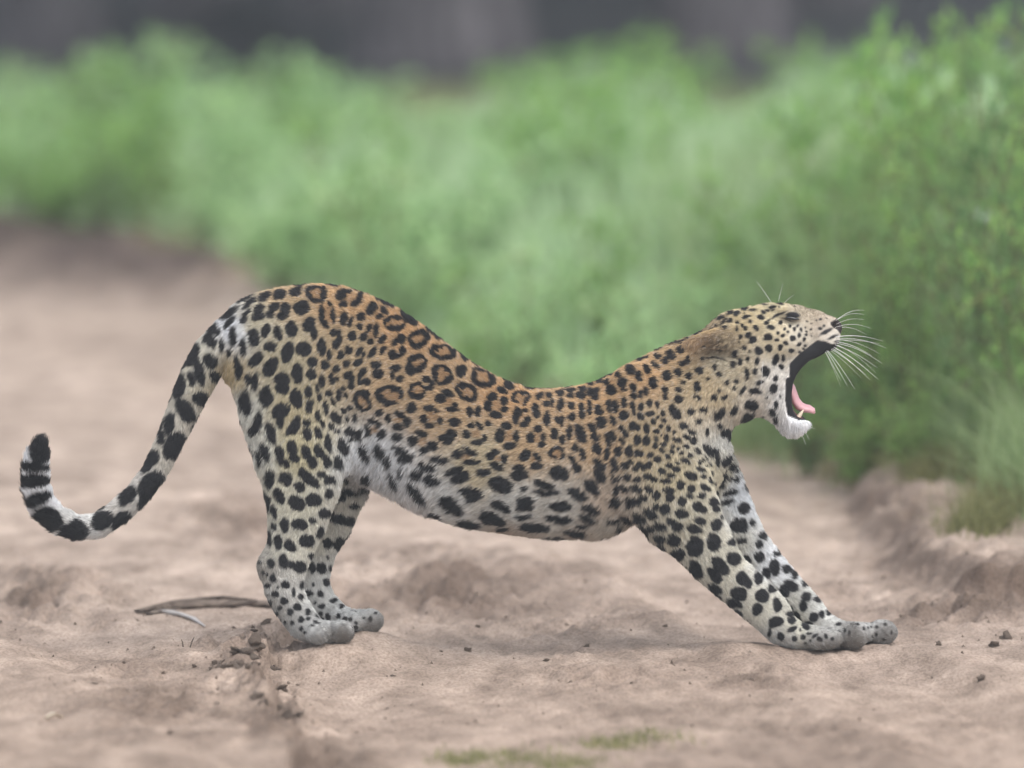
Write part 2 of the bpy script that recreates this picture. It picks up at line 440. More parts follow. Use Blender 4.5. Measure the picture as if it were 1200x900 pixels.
def dry_leaf(px, py, L, W, a, label):
    base = on_ground(px, py)
    V_, F_ = [], []
    N = 7
    for i in range(N):
        t = i / (N - 1); w = W * math.sin(math.pi * min(1, t * 0.96 + 0.02)) ** 0.8
        for k, sgn in enumerate((-1, 0, 1)):
            x, y = (t - 0.5) * L, sgn * w / 2
            V_.append((x * math.cos(a) - y * math.sin(a), x * math.sin(a) + y * math.cos(a), 0.003 + 0.006 * abs(sgn) + 0.008 * math.sin(t * 3.1)))
    for i in range(N - 1):
        for k in range(2): F_.append((i * 3 + k, i * 3 + k + 1, i * 3 + k + 4, i * 3 + k + 3))
    o = mesh_obj('fallen_leaf', V_, F_, m_leafd); o.location = base
    tag(o, label, 'leaf')
dry_leaf(63, 844, 0.035, 0.016, 0.3, 'small bleached fallen leaf lying on the bare sand')
def twig(px, py, lean, h):
    b = on_ground(px, py)
    o = ribbon_tube('twig', [np.array((0, 0, -.004)), np.array((lean * .5, .002, h * .55)), np.array((lean, 0, h))], [.0018, .0014, .0007], m_st, None, 1, 6, 7)
    o.location = b
    tag(o, 'thin upright dark twig stuck in the sand', 'twig', 'upright twigs in the sand')
twig(222, 757, 0.010, 0.022); twig(215, 758, -0.004, 0.015)

# ================================================================== growth beside and behind the track
def leaf_material(name, dark, light, trans=0.42):
    m = bpy.data.materials.new(name); m.use_nodes = True
    nt = m.node_tree; nt.nodes.clear()
    out = nd(nt, 'ShaderNodeOutputMaterial')
    geo = nd(nt, 'ShaderNodeNewGeometry')
    ramp = nd(nt, 'ShaderNodeValToRGB')
    ramp.color_ramp.elements[0].color = (*dark, 1); ramp.color_ramp.elements[1].color = (*light, 1)
    nt.links.new(geo.outputs['Random Per Island'], ramp.inputs[0])
    d = nd(nt, 'ShaderNodeBsdfPrincipled'); d.inputs['Roughness'].default_value = 0.55; d.inputs['Specular IOR Level'].default_value = 0.3
    t = nd(nt, 'ShaderNodeBsdfTranslucent')
    mx = nd(nt, 'ShaderNodeMixShader'); mx.inputs[0].default_value = trans
    nt.links.new(ramp.outputs[0], d.inputs['Base Color']); nt.links.new(ramp.outputs[0], t.inputs['Color'])
    nt.links.new(d.outputs[0], mx.inputs[1]); nt.links.new(t.outputs[0], mx.inputs[2]); nt.links.new(mx.outputs[0], out.inputs[0])
    return m
M_MID = leaf_material('leaf mid green', srgb(108, 156, 88), srgb(176, 216, 122))
M_PALE = leaf_material('leaf pale green', srgb(152, 196, 138), srgb(204, 232, 174))
M_DEEP = leaf_material('leaf deep green', srgb(90, 132, 84), srgb(150, 184, 118))
M_GRASS = leaf_material('grass green', srgb(120, 148, 96), srgb(182, 202, 150))
M_GRASSP = leaf_material('grass pale', srgb(170, 206, 156), srgb(214, 234, 194))
M_TURF = leaf_material('turf olive', srgb(110, 116, 72), srgb(158, 156, 108))
M_DRY = leaf_material('grass dry', srgb(140, 130, 84), srgb(190, 180, 134))
M_CANOPY = leaf_material('tree leaf', srgb(52, 76, 44), srgb(92, 118, 66))
m_stem, _ = principled('plant stem', srgb(108, 104, 72), 0.8, 0.2)
m_bark, bb = principled('tree bark', srgb(112, 106, 104), 0.9, 0.15)
nt = m_bark.node_tree
bn = nd(nt, 'ShaderNodeTexNoise'); bn.inputs['Scale'].default_value = 7; bn.inputs['Detail'].default_value = 8
bm_ = nd(nt, 'ShaderNodeMapping'); bm_.inputs['Scale'].default_value = (2.5, 2.5, 0.4)
br_ = nd(nt, 'ShaderNodeValToRGB')
br_.color_ramp.elements[0].position = 0.35; br_.color_ramp.elements[0].color = (*srgb(60, 58, 62), 1)
br_.color_ramp.elements[1].position = 0.7; br_.color_ramp.elements[1].color = (*srgb(114, 110, 113), 1)
nt.links.new(nd(nt, 'ShaderNodeTexCoord').outputs['Object'], bm_.inputs[0]); nt.links.new(bm_.outputs[0], bn.inputs['Vector'])
nt.links.new(bn.outputs['Fac'], br_.inputs[0]); nt.links.new(br_.outputs[0], bb.inputs['Base Color'])
bbm = nd(nt, 'ShaderNodeBump'); bbm.inputs['Distance'].default_value = 0.03
nt.links.new(bn.outputs['Fac'], bbm.inputs['Height']); nt.links.new(bbm.outputs[0], bb.inputs['Normal'])

def leaves_mesh(name, C, D, Lz, Wd, rg, material):
    """C (n,3) leaf bases, D (n,3) directions, Lz, Wd (n,) sizes: pointed leaves of 4 triangles folded on the rib"""
    n = len(C)
    D = D / (np.linalg.norm(D, axis=1)[:, None] + 1e-9)
    R_ = rg.normal(size=(n, 3)); R_[:, 2] += 0.6
    side = np.cross(D, R_); side /= np.linalg.norm(side, axis=1)[:, None] + 1e-9
    nor = np.cross(side, D)
    mid = C + D * (Lz * 0.45)[:, None] + nor * (Lz * 0.06)[:, None]
    a = mid + side * (Wd * 0.5)[:, None] - nor * (Wd * 0.12)[:, None]; b = mid - side * (Wd * 0.5)[:, None] - nor * (Wd * 0.12)[:, None]
    tip = C + D * Lz[:, None] - nor * (Lz * 0.12)[:, None]
    V_ = np.stack([C, a, tip, b, mid], 1).reshape(-1, 3)
    k = np.arange(n)[:, None] * 5
    F_ = np.stack([k + [0, 1, 4], k + [1, 2, 4], k + [2, 3, 4], k + [3, 0, 4]], 1).reshape(-1, 3)
    me = np_mesh(name, V_, F_, False); me.materials.append(material)
    return me

def tubes_mesh(name, segs, material, sides=5):
    """segs: list of (points (k,3), radii (k,))"""
    V_, F_ = [], []; o = 0
    for P_, R_ in segs:
        P_ = np.asarray(P_, float); T = np.gradient(P_, axis=0); T /= np.linalg.norm(T, axis=1)[:, None] + 1e-9
        for i in range(len(P_)):
            ref = np.array([1.0, 0, 0]) if abs(T[i][0]) < 0.8 else np.array([0, 1.0, 0])
            s_ = np.cross(T[i], ref); s_ /= np.linalg.norm(s_); u_ = np.cross(s_, T[i])
            for q in range(sides):
                an = 2 * math.pi * q / sides
                V_.append(P_[i] + R_[i] * (math.cos(an) * s_ + math.sin(an) * u_))
        for i in range(len(P_) - 1):
            for q in range(sides):
                F_.append((o + i * sides + q, o + i * sides + (q + 1) % sides, o + (i + 1) * sides + (q + 1) % sides, o + (i + 1) * sides + q))
        o += len(P_) * sides
    me = np_mesh(name, V_, F_, True); me.materials.append(material)
    return me

def grow_bush(seed, height=1.0, spread=0.55, stems=9, twigs=9, per=16, leaf=0.045, aspect=0.5, upright=1.0):
    """a shrub of unit-ish size: arching stems, side twigs, leaves along the twigs; returns (stem segs, leaf arrays)"""
    rg = np.random.default_rng(seed)
    segs, C, D, L = [], [], [], []
    for s in range(stems):
        a = rg.uniform(0, 6.283); out = spread * rg.uniform(0.25, 1.0); h = height * rg.uniform(0.55, 1.05) * (1 - 0.35 * (out / spread) ** 2)
        t = np.linspace(0, 1, 9)[:, None]
        bend = np.array([[math.cos(a), math.sin(a), 0]]) * out * t ** 1.5
        wig = np.cumsum(rg.normal(0, 0.018, (9, 3)), 0) * [1, 1, 0.4]
        P_ = np.array([[0.05 * math.cos(a), 0.05 * math.sin(a), -0.02]]) + bend + wig * t + t * np.array([[0, 0, h]]) - np.array([[0, 0, 0.25]]) * t ** 3 * out
        segs.append((P_, np.linspace(0.010, 0.002, 9) * height))
        for k in range(twigs):
            i = rg.uniform(1.2, 7.9); i0 = int(i); p = P_[i0] * (1 - i + i0) + P_[i0 + 1] * (i - i0)
            d = rg.normal(size=3) * [1, 1, 0.5]; d[2] += 0.45 * upright; d /= np.linalg.norm(d)
            ln = height * rg.uniform(0.10, 0.26)
            q = np.linspace(0, 1, 4)[:, None]
            T = p + d * ln * q - np.array([[0, 0, 0.05]]) * q ** 2
            segs.append((T, np.array([0.004, 0.003, 0.002, 0.001]) * height))
            m = per
            f = rg.uniform(0.05, 1.0, m)[:, None]
            C.append(p + d * ln * f - np.array([[0, 0, 0.05]]) * f ** 2 + rg.normal(0, 0.006, (m, 3)))
            dd = rg.normal(size=(m, 3)) + d * 0.6; dd[:, 2] += 0.15
            D.append(dd); L.append(leaf * rg.uniform(0.55, 1.25, m))
    C, D, L = np.concatenate(C), np.concatenate(D), np.concatenate(L)
    return segs, C, D, L, L * aspect * rg.uniform(0.8, 1.2, len(L)), rg

PROTO = {}
def proto(key, mat, **kw):
    segs, C, D, L, Wd, rg = grow_bush(**kw)
    PROTO[key] = (tubes_mesh('stem', segs, m_stem), leaves_mesh('foliage', C, D, L, Wd, rg, mat))
proto('mid1', M_MID, seed=1, stems=13, twigs=13, per=16, leaf=0.05)
proto('mid2', M_MID, seed=2, stems=12, twigs=14, per=16, leaf=0.055, spread=0.6)
proto('pale1', M_PALE, seed=3, stems=13, twigs=13, per=16, leaf=0.05, spread=0.6)
proto('pale2', M_PALE, seed=4, stems=12, twigs=12, per=18, leaf=0.06, spread=0.5)
proto('deep1', M_DEEP, seed=5, stems=15, twigs=14, per=18, leaf=0.034, spread=0.5)
proto('deep2', M_MID, seed=6, stems=15, twigs=14, per=18, leaf=0.032, spread=0.55, aspect=0.42)

def ground_at(px, py):
    x, y = ground_xy(px, py, 0.06)
    return np.array((x, y, float(ground_h(x, y))))
vr = random.Random(12)
KIND = {'mid1': 'mid green broad-leaved shrub', 'mid2': 'bright green bushy shrub', 'pale1': 'pale green loose shrub', 'pale2': 'pale green large-leaved shrub', 'deep1': 'deep green fine-leaved shrub', 'deep2': 'feathery small-leaved green shrub'}
def bush(key, px, py, top, wide, label, group, name='shrub'):
    """foot of the shrub at the photo's (px, py); its top as high as the photo's row `top` shows it there"""
    b = ground_at(px, py)
    dist = math.hypot(b[0], b[1] + DIST)
    ang = FEET - (757 - top) * S / DIST
    h = max(0.2, CAM_H - dist * math.tan(ang) - b[2])
    r_ = empty(name, b, vr.uniform(0, 6.28))
    st, fo = PROTO[key]
    w = wide * S * dist / DIST / 1.05
    for nm, me in (('stem', st), ('foliage', fo)):
        o = bpy.data.objects.new(nm, me); COL.objects.link(o); o.parent = r_
        o.scale = (w, w, h / 0.86)
    tag(r_, KIND[key] + ' ' + label, 'shrub', group)
    return r_

RB = ('crowding the bank in front of the yawning jaws', 'shrubs on the bank beside the track')
for key, px, py, top, wide in (('deep1', 1015, 545, 250, 150), ('deep2', 1080, 550, 150, 190), ('deep1', 1150, 560, 110, 200), ('deep2', 1215, 580, 60, 220), ('deep1', 940, 515, 250, 170),
                               ('deep2', 1010, 490, 120, 210), ('mid1', 1090, 480, 30, 240), ('deep1', 1170, 500, 20, 240), ('mid2', 1010, 440, 15, 230), ('deep2', 1240, 520, 10, 260), ('mid1', 925, 450, 150, 200), ('mid2', 1130, 430, 5, 260),
                               ('deep2', 1300, 560, 40, 260), ('deep1', 1080, 520, 300, 150), ('deep2', 1180, 570, 330, 160), ('deep1', 1330, 640, 260, 220), ('deep2', 1000, 550, 410, 120), ('deep1', 945, 532, 400, 120), ('deep2', 1060, 566, 430, 110)):
    bush(key, px, py, top, wide, *RB)
MB_ = ('in the soft thicket beyond the arched back', 'shrubs in the thicket behind the leopard')
for key, px, py, top, wide in (('mid2', 690, 330, 70, 260), ('mid1', 640, 345, 95, 200), ('mid2', 740, 350, 110, 210), ('mid1', 700, 420, 240, 170), ('pale1', 800, 400, 200, 220), ('pale2', 540, 370, 150, 230), ('mid1', 400, 330, 120, 230), ('pale1', 460, 380, 190, 220),
                               ('pale2', 850, 450, 260, 210), ('pale1', 610, 450, 290, 180), ('mid1', 560, 430, 300, 150), ('pale2', 330, 345, 190, 200), ('pale1', 760, 480, 330, 170), ('pale2', 690, 500, 360, 150), ('mid2', 820, 360, 170, 180)):
    bush(key, px, py, top, wide, *MB_)
FB = ('in the far part of the thicket before the dark wood', 'far shrubs before the dark wood')
for key, px, py, top, wide in (('mid2', 690, 250, 62, 230), ('mid1', 620, 235, 90, 170), ('mid2', 755, 240, 80, 180), ('pale1', 480, 260, 150, 200), ('pale2', 400, 220, 110, 190), ('mid1', 330, 240, 105, 190), ('pale2', 250, 225, 95, 190), ('mid2', 150, 210, 75, 190), ('deep2', 90, 225, 110, 150), ('pale1', 20, 220, 100, 200), ('pale1', 560, 280, 150, 190), ('pale2', 860, 300, 175, 200), ('mid1', 920, 330, 120, 180), ('pale1', 800, 270, 150, 170), ('mid2', 960, 280, 70, 170)):
    bush(key, px, py, top - 25, wide, *FB)
LB = ('behind the brown berm where the track bends away', 'shrubs behind the berm')
for key, px, py, top, wide in (('mid1', 130, 250, 90, 230), ('pale1', 30, 260, 110, 230), ('mid2', 220, 270, 110, 210), ('pale2', 300, 280, 110, 220), ('mid2', 70, 285, 170, 160), ('deep2', 170, 285, 150, 170), ('pale1', 250, 300, 200, 150), ('mid1', -50, 270, 130, 220), ('deep1', 120, 290, 200, 130), ('pale2', 380, 240, 70, 220), ('pale1', 200, 210, 60, 240)):
    bush(key, px, py, top - 15, wide, *LB)

# ------------------------------------------------------------------ grass (countless)
# how high the growth stands against the dark wood, as photo rows over photo columns
GT_U = [-200, 0, 150, 260, 400, 450, 520, 600, 640, 700, 760, 800, 860, 900, 940, 1000, 1300]
GT_V = [85, 80, 50, 65, 80, 105, 120, 75, 45, 40, 50, 100, 125, 105, 50, 15, 5]
def clip_height(XY, H):
    d = XY[:, 1] + DIST
    u = 600 + XY[:, 0] * DIST / (S * d)
    vt = np.interp(u, GT_U, GT_V)
    zmax = CAM_H - d * np.tan(FEET - (757 - vt) * S / DIST)
    return np.minimum(H, (zmax - ground_h(XY[:, 0], XY[:, 1])) * np.random.default_rng(1).uniform(0.55, 1.1, len(H)))

def grass(name, XY, H, W_, material, seed, label, lean=0.35, seg=3):
    rg = np.random.default_rng(seed)
    H = clip_height(XY, H); ok = H > 0.006
    XY, H, W_ = XY[ok], H[ok], W_[ok]
    n = len(XY); z = ground_h(XY[:, 0], XY[:, 1])
    a = rg.uniform(0, 6.283, n); ld = rg.uniform(0, 6.283, n); la = np.abs(rg.normal(0, lean, n)) + 0.05
    sd = np.stack([np.cos(a), np.sin(a), 0 * a], 1)
    out = np.stack([np.cos(ld) * la, np.sin(ld) * la, 0 * a], 1)
    V_ = []
    for k in range(seg + 1):
        t = k / seg
        p = np.stack([XY[:, 0], XY[:, 1], z - 0.005], 1) + out * (H * t * t)[:, None] + np.stack([0 * H, 0 * H, H * (t - 0.25 * la * t * t)], 1)
        w = W_ * (1 - t ** 1.6) * 0.5 + 0.0002
        V_ += [p - sd * w[:, None], p + sd * w[:, None]]
    V_ = np.stack(V_, 1).reshape(-1, 3)
    b = np.arange(n)[:, None] * (2 * (seg + 1))
    F_ = np.concatenate([b + [2 * k, 2 * k + 1, 2 * k + 3, 2 * k + 2] for k in range(seg)], 0)
    o = mesh_obj(name, V_, F_, material)
    tag(o, label, 'grass', kind='stuff')
    return o

gr = np.random.default_rng(77)
def scatter(n, x0, x1, y0, y1, fn):
    p = np.stack([gr.uniform(x0, x1, n), gr.uniform(y0, y1, n)], 1)
    return p[gr.random(n) < fn(p[:, 0], p[:, 1])]
# tall pale grass of the thicket
p = scatter(52000, -4.0, 3.6, 3.0, 13.5, lambda x, y: smooth01(beyond_verge(x, y), 0.15, 0.9) * (0.25 + 0.75 * smooth01(fbm(x * 0.9, y * 0.9, 3, 500), -0.5, 0.5)))
bh = np.clip(beyond_verge(p[:, 0], p[:, 1]) * 0.45, 0.2, 1) * (1 - 0.35 * smooth01(p[:, 1], 8, 12))
grass('tall_grass', p, bh * gr.uniform(0.22, 0.55, len(p)), gr.uniform(0.007, 0.016, len(p)), M_GRASSP, 1, 'tall pale green grass filling the thicket behind the track')
# finer grass and weeds on the right bank
p = scatter(52000, 0.45, 3.2, 1.2, 7.5, lambda x, y: smooth01(beyond_verge(x, y), 0.0, 0.7) * (0.45 + 0.55 * smooth01(fbm(x * 2, y * 1.6, 3, 510), -0.4, 0.4)))
bh = np.clip(0.3 + beyond_verge(p[:, 0], p[:, 1]) * 0.6, 0.25, 1)
grass('bank_grass', p, bh * gr.uniform(0.16, 0.62, len(p)), gr.uniform(0.0022, 0.005, len(p)), M_GRASS, 2, 'fine green grass growing over the bank in front of the muzzle', lean=0.6, seg=4)
p = scatter(46000, 0.3, 2.4, 0.9, 5.6, lambda x, y: np.exp(-((beyond_verge(x, y) - 0.38) / 0.42) ** 2) * (0.35 + 0.65 * smooth01(fbm(x * 3, y * 2, 3, 530), -0.4, 0.3)))
grass('verge_grass', p, gr.uniform(0.07, 0.32, len(p)), gr.uniform(0.002, 0.0045, len(p)), M_GRASS, 6, 'short green grass skirting the foot of the bank shrubs', lean=0.7)
# dry fringe at the edge of the track
p = scatter(26000, -2.2, 2.6, 0.6, 9.5, lambda x, y: np.exp(-((beyond_verge(x, y) + 0.05) / 0.28) ** 2) * (0.15 + 0.85 * smooth01(fbm(x * 3, y * 2.4, 3, 520), -0.1, 0.5)))
grass('dry_grass', p, gr.uniform(0.03, 0.16, len(p)), gr.uniform(0.002, 0.004, len(p)), M_DRY, 3, 'short dry yellow grass fringing the edge of the track', lean=0.8)
# small tufts in the foreground
c1 = [(585, 872, 70, 12), (630, 880, 80, 9), (760, 855, 60, 8), (715, 860, 40, 6), (540, 874, 36, 8), (660, 888, 60, 9), (1150, 602, 55, 12), (1100, 600, 40, 8), (1185, 640, 40, 12), (1060, 578, 40, 8), (1150, 664, 45, 10), (1010, 562, 40, 7)]
pp = []
for px, py, a, b in c1:
    for _ in range(260 if px < 1000 else 700):
        q = gr.normal(0, 0.5, 2)
        pp.append(G(px + a * q[0], py + b * q[1]))
p = np.array(pp)
grass('turf_tuft', p, gr.uniform(0.008, 0.028, len(p)) + 0.10 * (p[:, 1] > 0.6) * gr.random(len(p)), gr.uniform(0.0018, 0.0036, len(p)), M_TURF, 4, 'low patches of green turf on the bare sand', lean=0.9)

# small white flowers in the right thicket
m_fl, _ = principled('petal', srgb(222, 226, 238), 0.6, 0.2)
for k, (px, py, dd) in enumerate(((1151, 252, 3.9), (1137, 305, 3.9), (1194, 332, 3.6))):
    d = ray(np.array(float(px)), np.array(float(py))); t = (DIST + dd) / d[1]
    c = np.array([d[0] * t, -DIST + d[1] * t, CAM_H + d[2] * t])
    f = empty('wild_flower', (c[0], c[1], float(ground_h(c[0], c[1]))))
    tag(f, 'small white wild flower among the feathery shrubs', 'flower', 'wild flowers in the shrubs')
    hgt = c[2] - f.location.z
    o = bpy.data.objects.new('stem', tubes_mesh('stem', [(np.array([(0, 0, -.01), (0.02, 0.01, hgt * .5), (0, 0, hgt)]), np.array([.003, .0025, .0015]))], m_stem)); link(o, f)
    for q in range(5):
        a = q * 1.2566
        o = mesh_obj('petal', [(0, 0, 0), (.009 * math.cos(a - .5), .009 * math.sin(a - .5), .004), (.018 * math.cos(a), .018 * math.sin(a), .002), (.009 * math.cos(a + .5), .009 * math.sin(a + .5), .004)], [(0, 1, 2, 3)], m_fl, f)
        o.location = (0, 0, hgt); o.rotation_euler = (math.radians(65), 0, 0)

# ------------------------------------------------------------------ trees of the wood behind
def tree(px, dist, dia, hgt, seed, label):
    rg = np.random.default_rng(seed)
    x = (px - 600) * S / DIST * dist; y = dist - DIST
    t_ = empty('tree', (x, y, float(ground_h(x, y))))
    tag(t_, label, 'tree', 'trees of the wood behind the thicket')
    h = np.linspace(0, 1, 10)
    P_ = np.stack([np.cumsum(rg.normal(0, 0.05, 10)) * h, np.cumsum(rg.normal(0, 0.05, 10)) * h, h * hgt * 0.8 - 0.1], 1)
    R_ = dia / 2 * (1 - 0.75 * h) * (1 + 0.5 * np.exp(-h * 22))
    segs = []
    me = tubes_mesh('trunk', [(P_, R_)], m_bark, 12); link(bpy.data.objects.new('trunk', me), t_)
    C, D = [], []
    for k in range(13):
        i = rg.uniform(3.2, 8.9); i0 = int(i); b = P_[i0] * (1 - i + i0) + P_[i0 + 1] * (i - i0)
        a = rg.uniform(0, 6.283); ln = rg.uniform(1.8, 3.6)
        q = np.linspace(0, 1, 6)[:, None]
        L_ = b + np.array([[math.cos(a), math.sin(a), 0]]) * ln * q + np.array([[0, 0, 1.0]]) * (0.9 * q - 0.25 * q * q) * ln * 0.5 + rg.normal(0, 0.05, (6, 3)) * q
        segs.append((L_, np.linspace(dia * 0.16, 0.012, 6)))
        for c in range(9):
            f = rg.uniform(0.35, 1.05); p0 = L_[0] + (L_[-1] - L_[0]) * f + rg.normal(0, 0.35, 3)
            m = 60
            C.append(p0 + rg.normal(0, 0.28, (m, 3)) * [1, 1, 0.6]); D.append(rg.normal(size=(m, 3)) + [0, 0, -0.2])
    link(bpy.data.objects.new('limb', tubes_mesh('limb', segs, m_bark, 6)), t_)
    C = np.concatenate(C); D = np.concatenate(D); L_ = rg.uniform(0.09, 0.19, len(C))
    link(bpy.data.objects.new('crown', leaves_mesh('crown', C, D, L_, L_ * 0.5, rg, M_CANOPY)), t_)
    return t_
TREES = ((520, 36.5, 0.50, 9, 'thick grey tree trunk rising behind the shrubs over the leopard\'s loins'), (845, 37.0, 0.42, 9, 'grey tree trunk rising behind the shrubs over the leopard\'s head'),
         (400, 40, 0.34, 8, 0), (60, 39, 0.34, 9, 0), (235, 42, 0.36, 10, 0), (700, 46, 0.4, 10, 0), (980, 41, 0.32, 8, 0), (-120, 43, 0.4, 9, 0), (1180, 44, 0.4, 9, 0), (330, 50, 0.4, 10, 0), (610, 52, 0.4, 10, 0))
for k, (px, dist, dia, hgt, lab) in enumerate(TREES):
    tree(px, dist, dia, hgt, 50 + k, lab or 'slender grey-barked tree standing in the dark wood behind the thicket')

# ================================================================== the leopard
# The body is modelled in "photo pixel" units (u right, v down, w away from the camera; 1 unit = S metres):
# a smooth union of swept ellipses, turned into one continuous mesh.
KV = math.tan(FEET - 0.010)

def to_world(p):
    q = plane_point(p[:, 0], p[:, 1])
    q[:, 1] = p[:, 2] * S
    return q

VOX = 1.6
U0, V0, W0 = 8.0, 318.0, -86.0
NU, NV, NW = int(1064 / VOX), int(462 / VOX), int(172 / VOX)
FIELD = np.full((NU, NV, NW), 60.0, np.float32)

def region(lo, hi):
    a = [max(0, int((l - o) / VOX)) for l, o in zip(lo, (U0, V0, W0))]
    b = [min(n, int((h - o) / VOX) + 2) for h, o, n in zip(hi, (U0, V0, W0), (NU, NV, NW))]
    sl = tuple(slice(i, j) for i, j in zip(a, b))
    g = np.meshgrid(*[(np.arange(i, j) * VOX + o).astype(np.float32) for i, j, o in zip(a, b, (U0, V0, W0))], indexing='ij', sparse=True)
    return sl, g

def smin(a, b, k):
    h = np.clip(0.5 + 0.5 * (b - a) / k, 0, 1)
    return b * (1 - h) + a * h - k * h * (1 - h)

def chain_field(st, pad):
    st = np.array(st, np.float32)
    m = st[:, 3:5].max() + pad
    lo = st[:, :3].min(0) - m; hi = st[:, :3].max(0) + m
    sl, (U, V, W) = region(lo, hi)
    d = None
    for a, b in zip(st[:-1], st[1:]):
        ab = b[:3] - a[:3]
        L = float((ab * ab).sum()) + 1e-6
        t = np.clip(((U - a[0]) * ab[0] + (V - a[1]) * ab[1] + (W - a[2]) * ab[2]) / L, 0, 1)
        r = a[3] + (b[3] - a[3]) * t
        wr = a[4] + (b[4] - a[4]) * t
        du = U - (a[0] + ab[0] * t); dv = V - (a[1] + ab[1] * t); dw = (W - (a[2] + ab[2] * t)) * (r / wr)
        e = (np.sqrt(du * du + dv * dv + dw * dw) - r) * np.minimum(1, wr / r)
        d = e if d is None else np.minimum(d, e)
    return sl, d

def chain(st, k):
    """st: stations (u, v_photo, w, r, half width); v_photo is where the photo shows it"""
    st = [(u, v + KV * w, w, r, wr) for u, v, w, r, wr in st]
    sl, d = chain_field(st, k + 6)
    FIELD[sl] = smin(FIELD[sl], d, k)

def ell(u, v, w, ru, rv, rw, k, rot=0.0, cut=False):
    v = v + KV * w
    m = max(ru, rv, rw) + k + 4
    sl, (U, V, W) = region((u - m, v - m, w - m), (u + m, v + m, w + m))
    c, s = math.cos(math.radians(rot)), math.sin(math.radians(rot))
    a = ((U - u) * c + (V - v) * s) / ru; b = (-(U - u) * s + (V - v) * c) / rv; e = (W - w) / rw
    q = np.sqrt(a * a + b * b + e * e)
    d = (q - 1) * min(ru, rv, rw)
    if cut:
        FIELD[sl] = -smin(-FIELD[sl], d, k)
    else:
        FIELD[sl] = smin(FIELD[sl], d, k)

# trunk: outline traced from the photograph (u, top, bottom, half width)
TR = np.array([(264, 392, 424, 14), (272, 366, 450, 30), (285, 352, 475, 42), (300, 344, 492, 49), (330, 337, 512, 56), (370, 333, 534, 59),
               (400, 335, 550, 59), (430, 345, 565, 58), (460, 358, 579, 58), (490, 378, 595, 60), (520, 401, 607, 62),
               (550, 424, 616, 64), (580, 442, 622, 66), (600, 450, 625, 67), (620, 456, 627, 68), (650, 457, 628, 68),
               (680, 453, 628, 67), (700, 447, 627, 66), (720, 438, 622, 65), (745, 424, 610, 63), (770, 411, 590, 60),
               (790, 402, 565, 56), (810, 395, 540, 52), (830, 384, 514, 48), (850, 371, 500, 45), (868, 372, 488, 40), (880, 385, 470, 30)], np.float32)
sl, (U, V, W) = region((258, 320, -86), (886, 640, 86))
uu = U[:, 0, 0]
top = np.interp(uu, TR[:, 0], TR[:, 1])[:, None, None]; bot = np.interp(uu, TR[:, 0], TR[:, 2])[:, None, None]
wid = np.interp(uu, TR[:, 0], TR[:, 3])[:, None, None]
cen, hh = (top + bot) / 2, (bot - top) / 2
tt = np.clip((V - cen) / hh, -1.3, 1.3)
wloc = wid * (1 - 0.16 * np.clip(-tt, -0.2, 1.3) ** 2 - 0.10 * np.clip(tt, 0, 1.3))
q = (np.abs(tt) ** 2.15 + np.abs(W / wloc) ** 2.15) ** (1 / 2.15)
endc = np.maximum(np.maximum(264 - U, U - 880), 0)
FIELD[sl] = np.minimum(FIELD[sl], (q - 1) * np.minimum(hh, wid) * 0.92 + endc)

# hind legs
chain([(338, 425, -26, 60, 34), (346, 480, -33, 62, 32), (355, 530, -38, 55, 30), (355, 570, -41, 44, 26), (350, 608, -43, 35, 22),
       (342, 640, -44, 28, 18), (333, 664, -45, 27, 17), (333, 690, -45, 22.5, 16), (343, 711, -45, 20.5, 17), (357, 730, -45, 19, 19), (372, 740, -45, 14, 20), (386, 741, -45, 13.5, 14)], 16)
ell(312, 664, -45, 7, 11, 9, 10)
chain([(345, 425, 26, 56, 34), (370, 490, 34, 58, 30), (386, 530, 38, 46, 28), (392, 572, 42, 35, 24), (384, 610, 44, 29, 21),
       (371, 640, 45, 24, 17), (362, 664, 46, 25, 16), (364, 688, 46, 21, 16), (374, 707, 46, 19.5, 16), (391, 722, 46, 17, 18), (408, 729.5, 46, 14, 19), (424, 729, 46, 14, 15)], 16)
# front legs
chain([(742, 455, -34, 26, 22), (752, 500, -42, 50, 28), (768, 552, -46, 58, 30), (796, 600, -46, 47, 28), (818, 629, -45, 36, 25), (836, 656, -44, 30, 23),
       (853, 675, -44, 26.5, 21), (878, 697, -44, 25.5, 20), (900, 717, -44, 24, 20), (914, 735, -44, 20, 21), (934, 745, -44, 16, 22), (962, 749, -44, 13, 22)], 14)
chain([(752, 470, 34, 40, 24), (785, 520, 42, 48, 28), (824, 556, 43, 42, 26), (849, 600, 43, 34, 24), (870, 637, 43, 29, 22), (894, 665, 43, 26, 21),
       (920, 692, 43, 24, 20), (943, 714, 43, 21, 19), (964, 733, 43, 17, 20), (988, 742, 43, 13.5, 21), (1008, 744, 43, 12, 21)], 14)
# breast between the front legs
chain([(800, 490, 0, 50, 40), (815, 530, 0, 40, 34), (800, 570, 0, 36, 36)], 18)

def paw(u, v, w, sgn, mid, side, back):
    """four toes side by side over a broad pad; (u, v) is the middle of the foremost toes, sgn the outer side,
    mid / side the half length and height of the middle and outer toes, back how far the outer toes lie behind"""
    ell(u - back * 0.85, v + 0.5, w, back + 4, 12.5, 13, 5)
    for du, dv, dw, (a, r), rot in ((-back, 1.2, 20, side, 0), (0, 0, 7.5, mid, 0), (1.5, 0, -7, mid, 0), (-back + 2, 1.2, -19, side, 0)):
        ell(u + du, v + dv, w + sgn * dw, a, r, 9.8, 1.0, rot)
paw(400, 740.5, -45, -1, (15.5, 14.5), (16, 13.5), 26)
paw(432, 727.5, 46, 1, (17, 15.5), (16, 13), 24)
paw(998, 747, -44, -1, (17, 14.5), (25, 13.4), 35)
paw(1034, 741, 43, 1, (19.5, 16), (20, 13), 28)

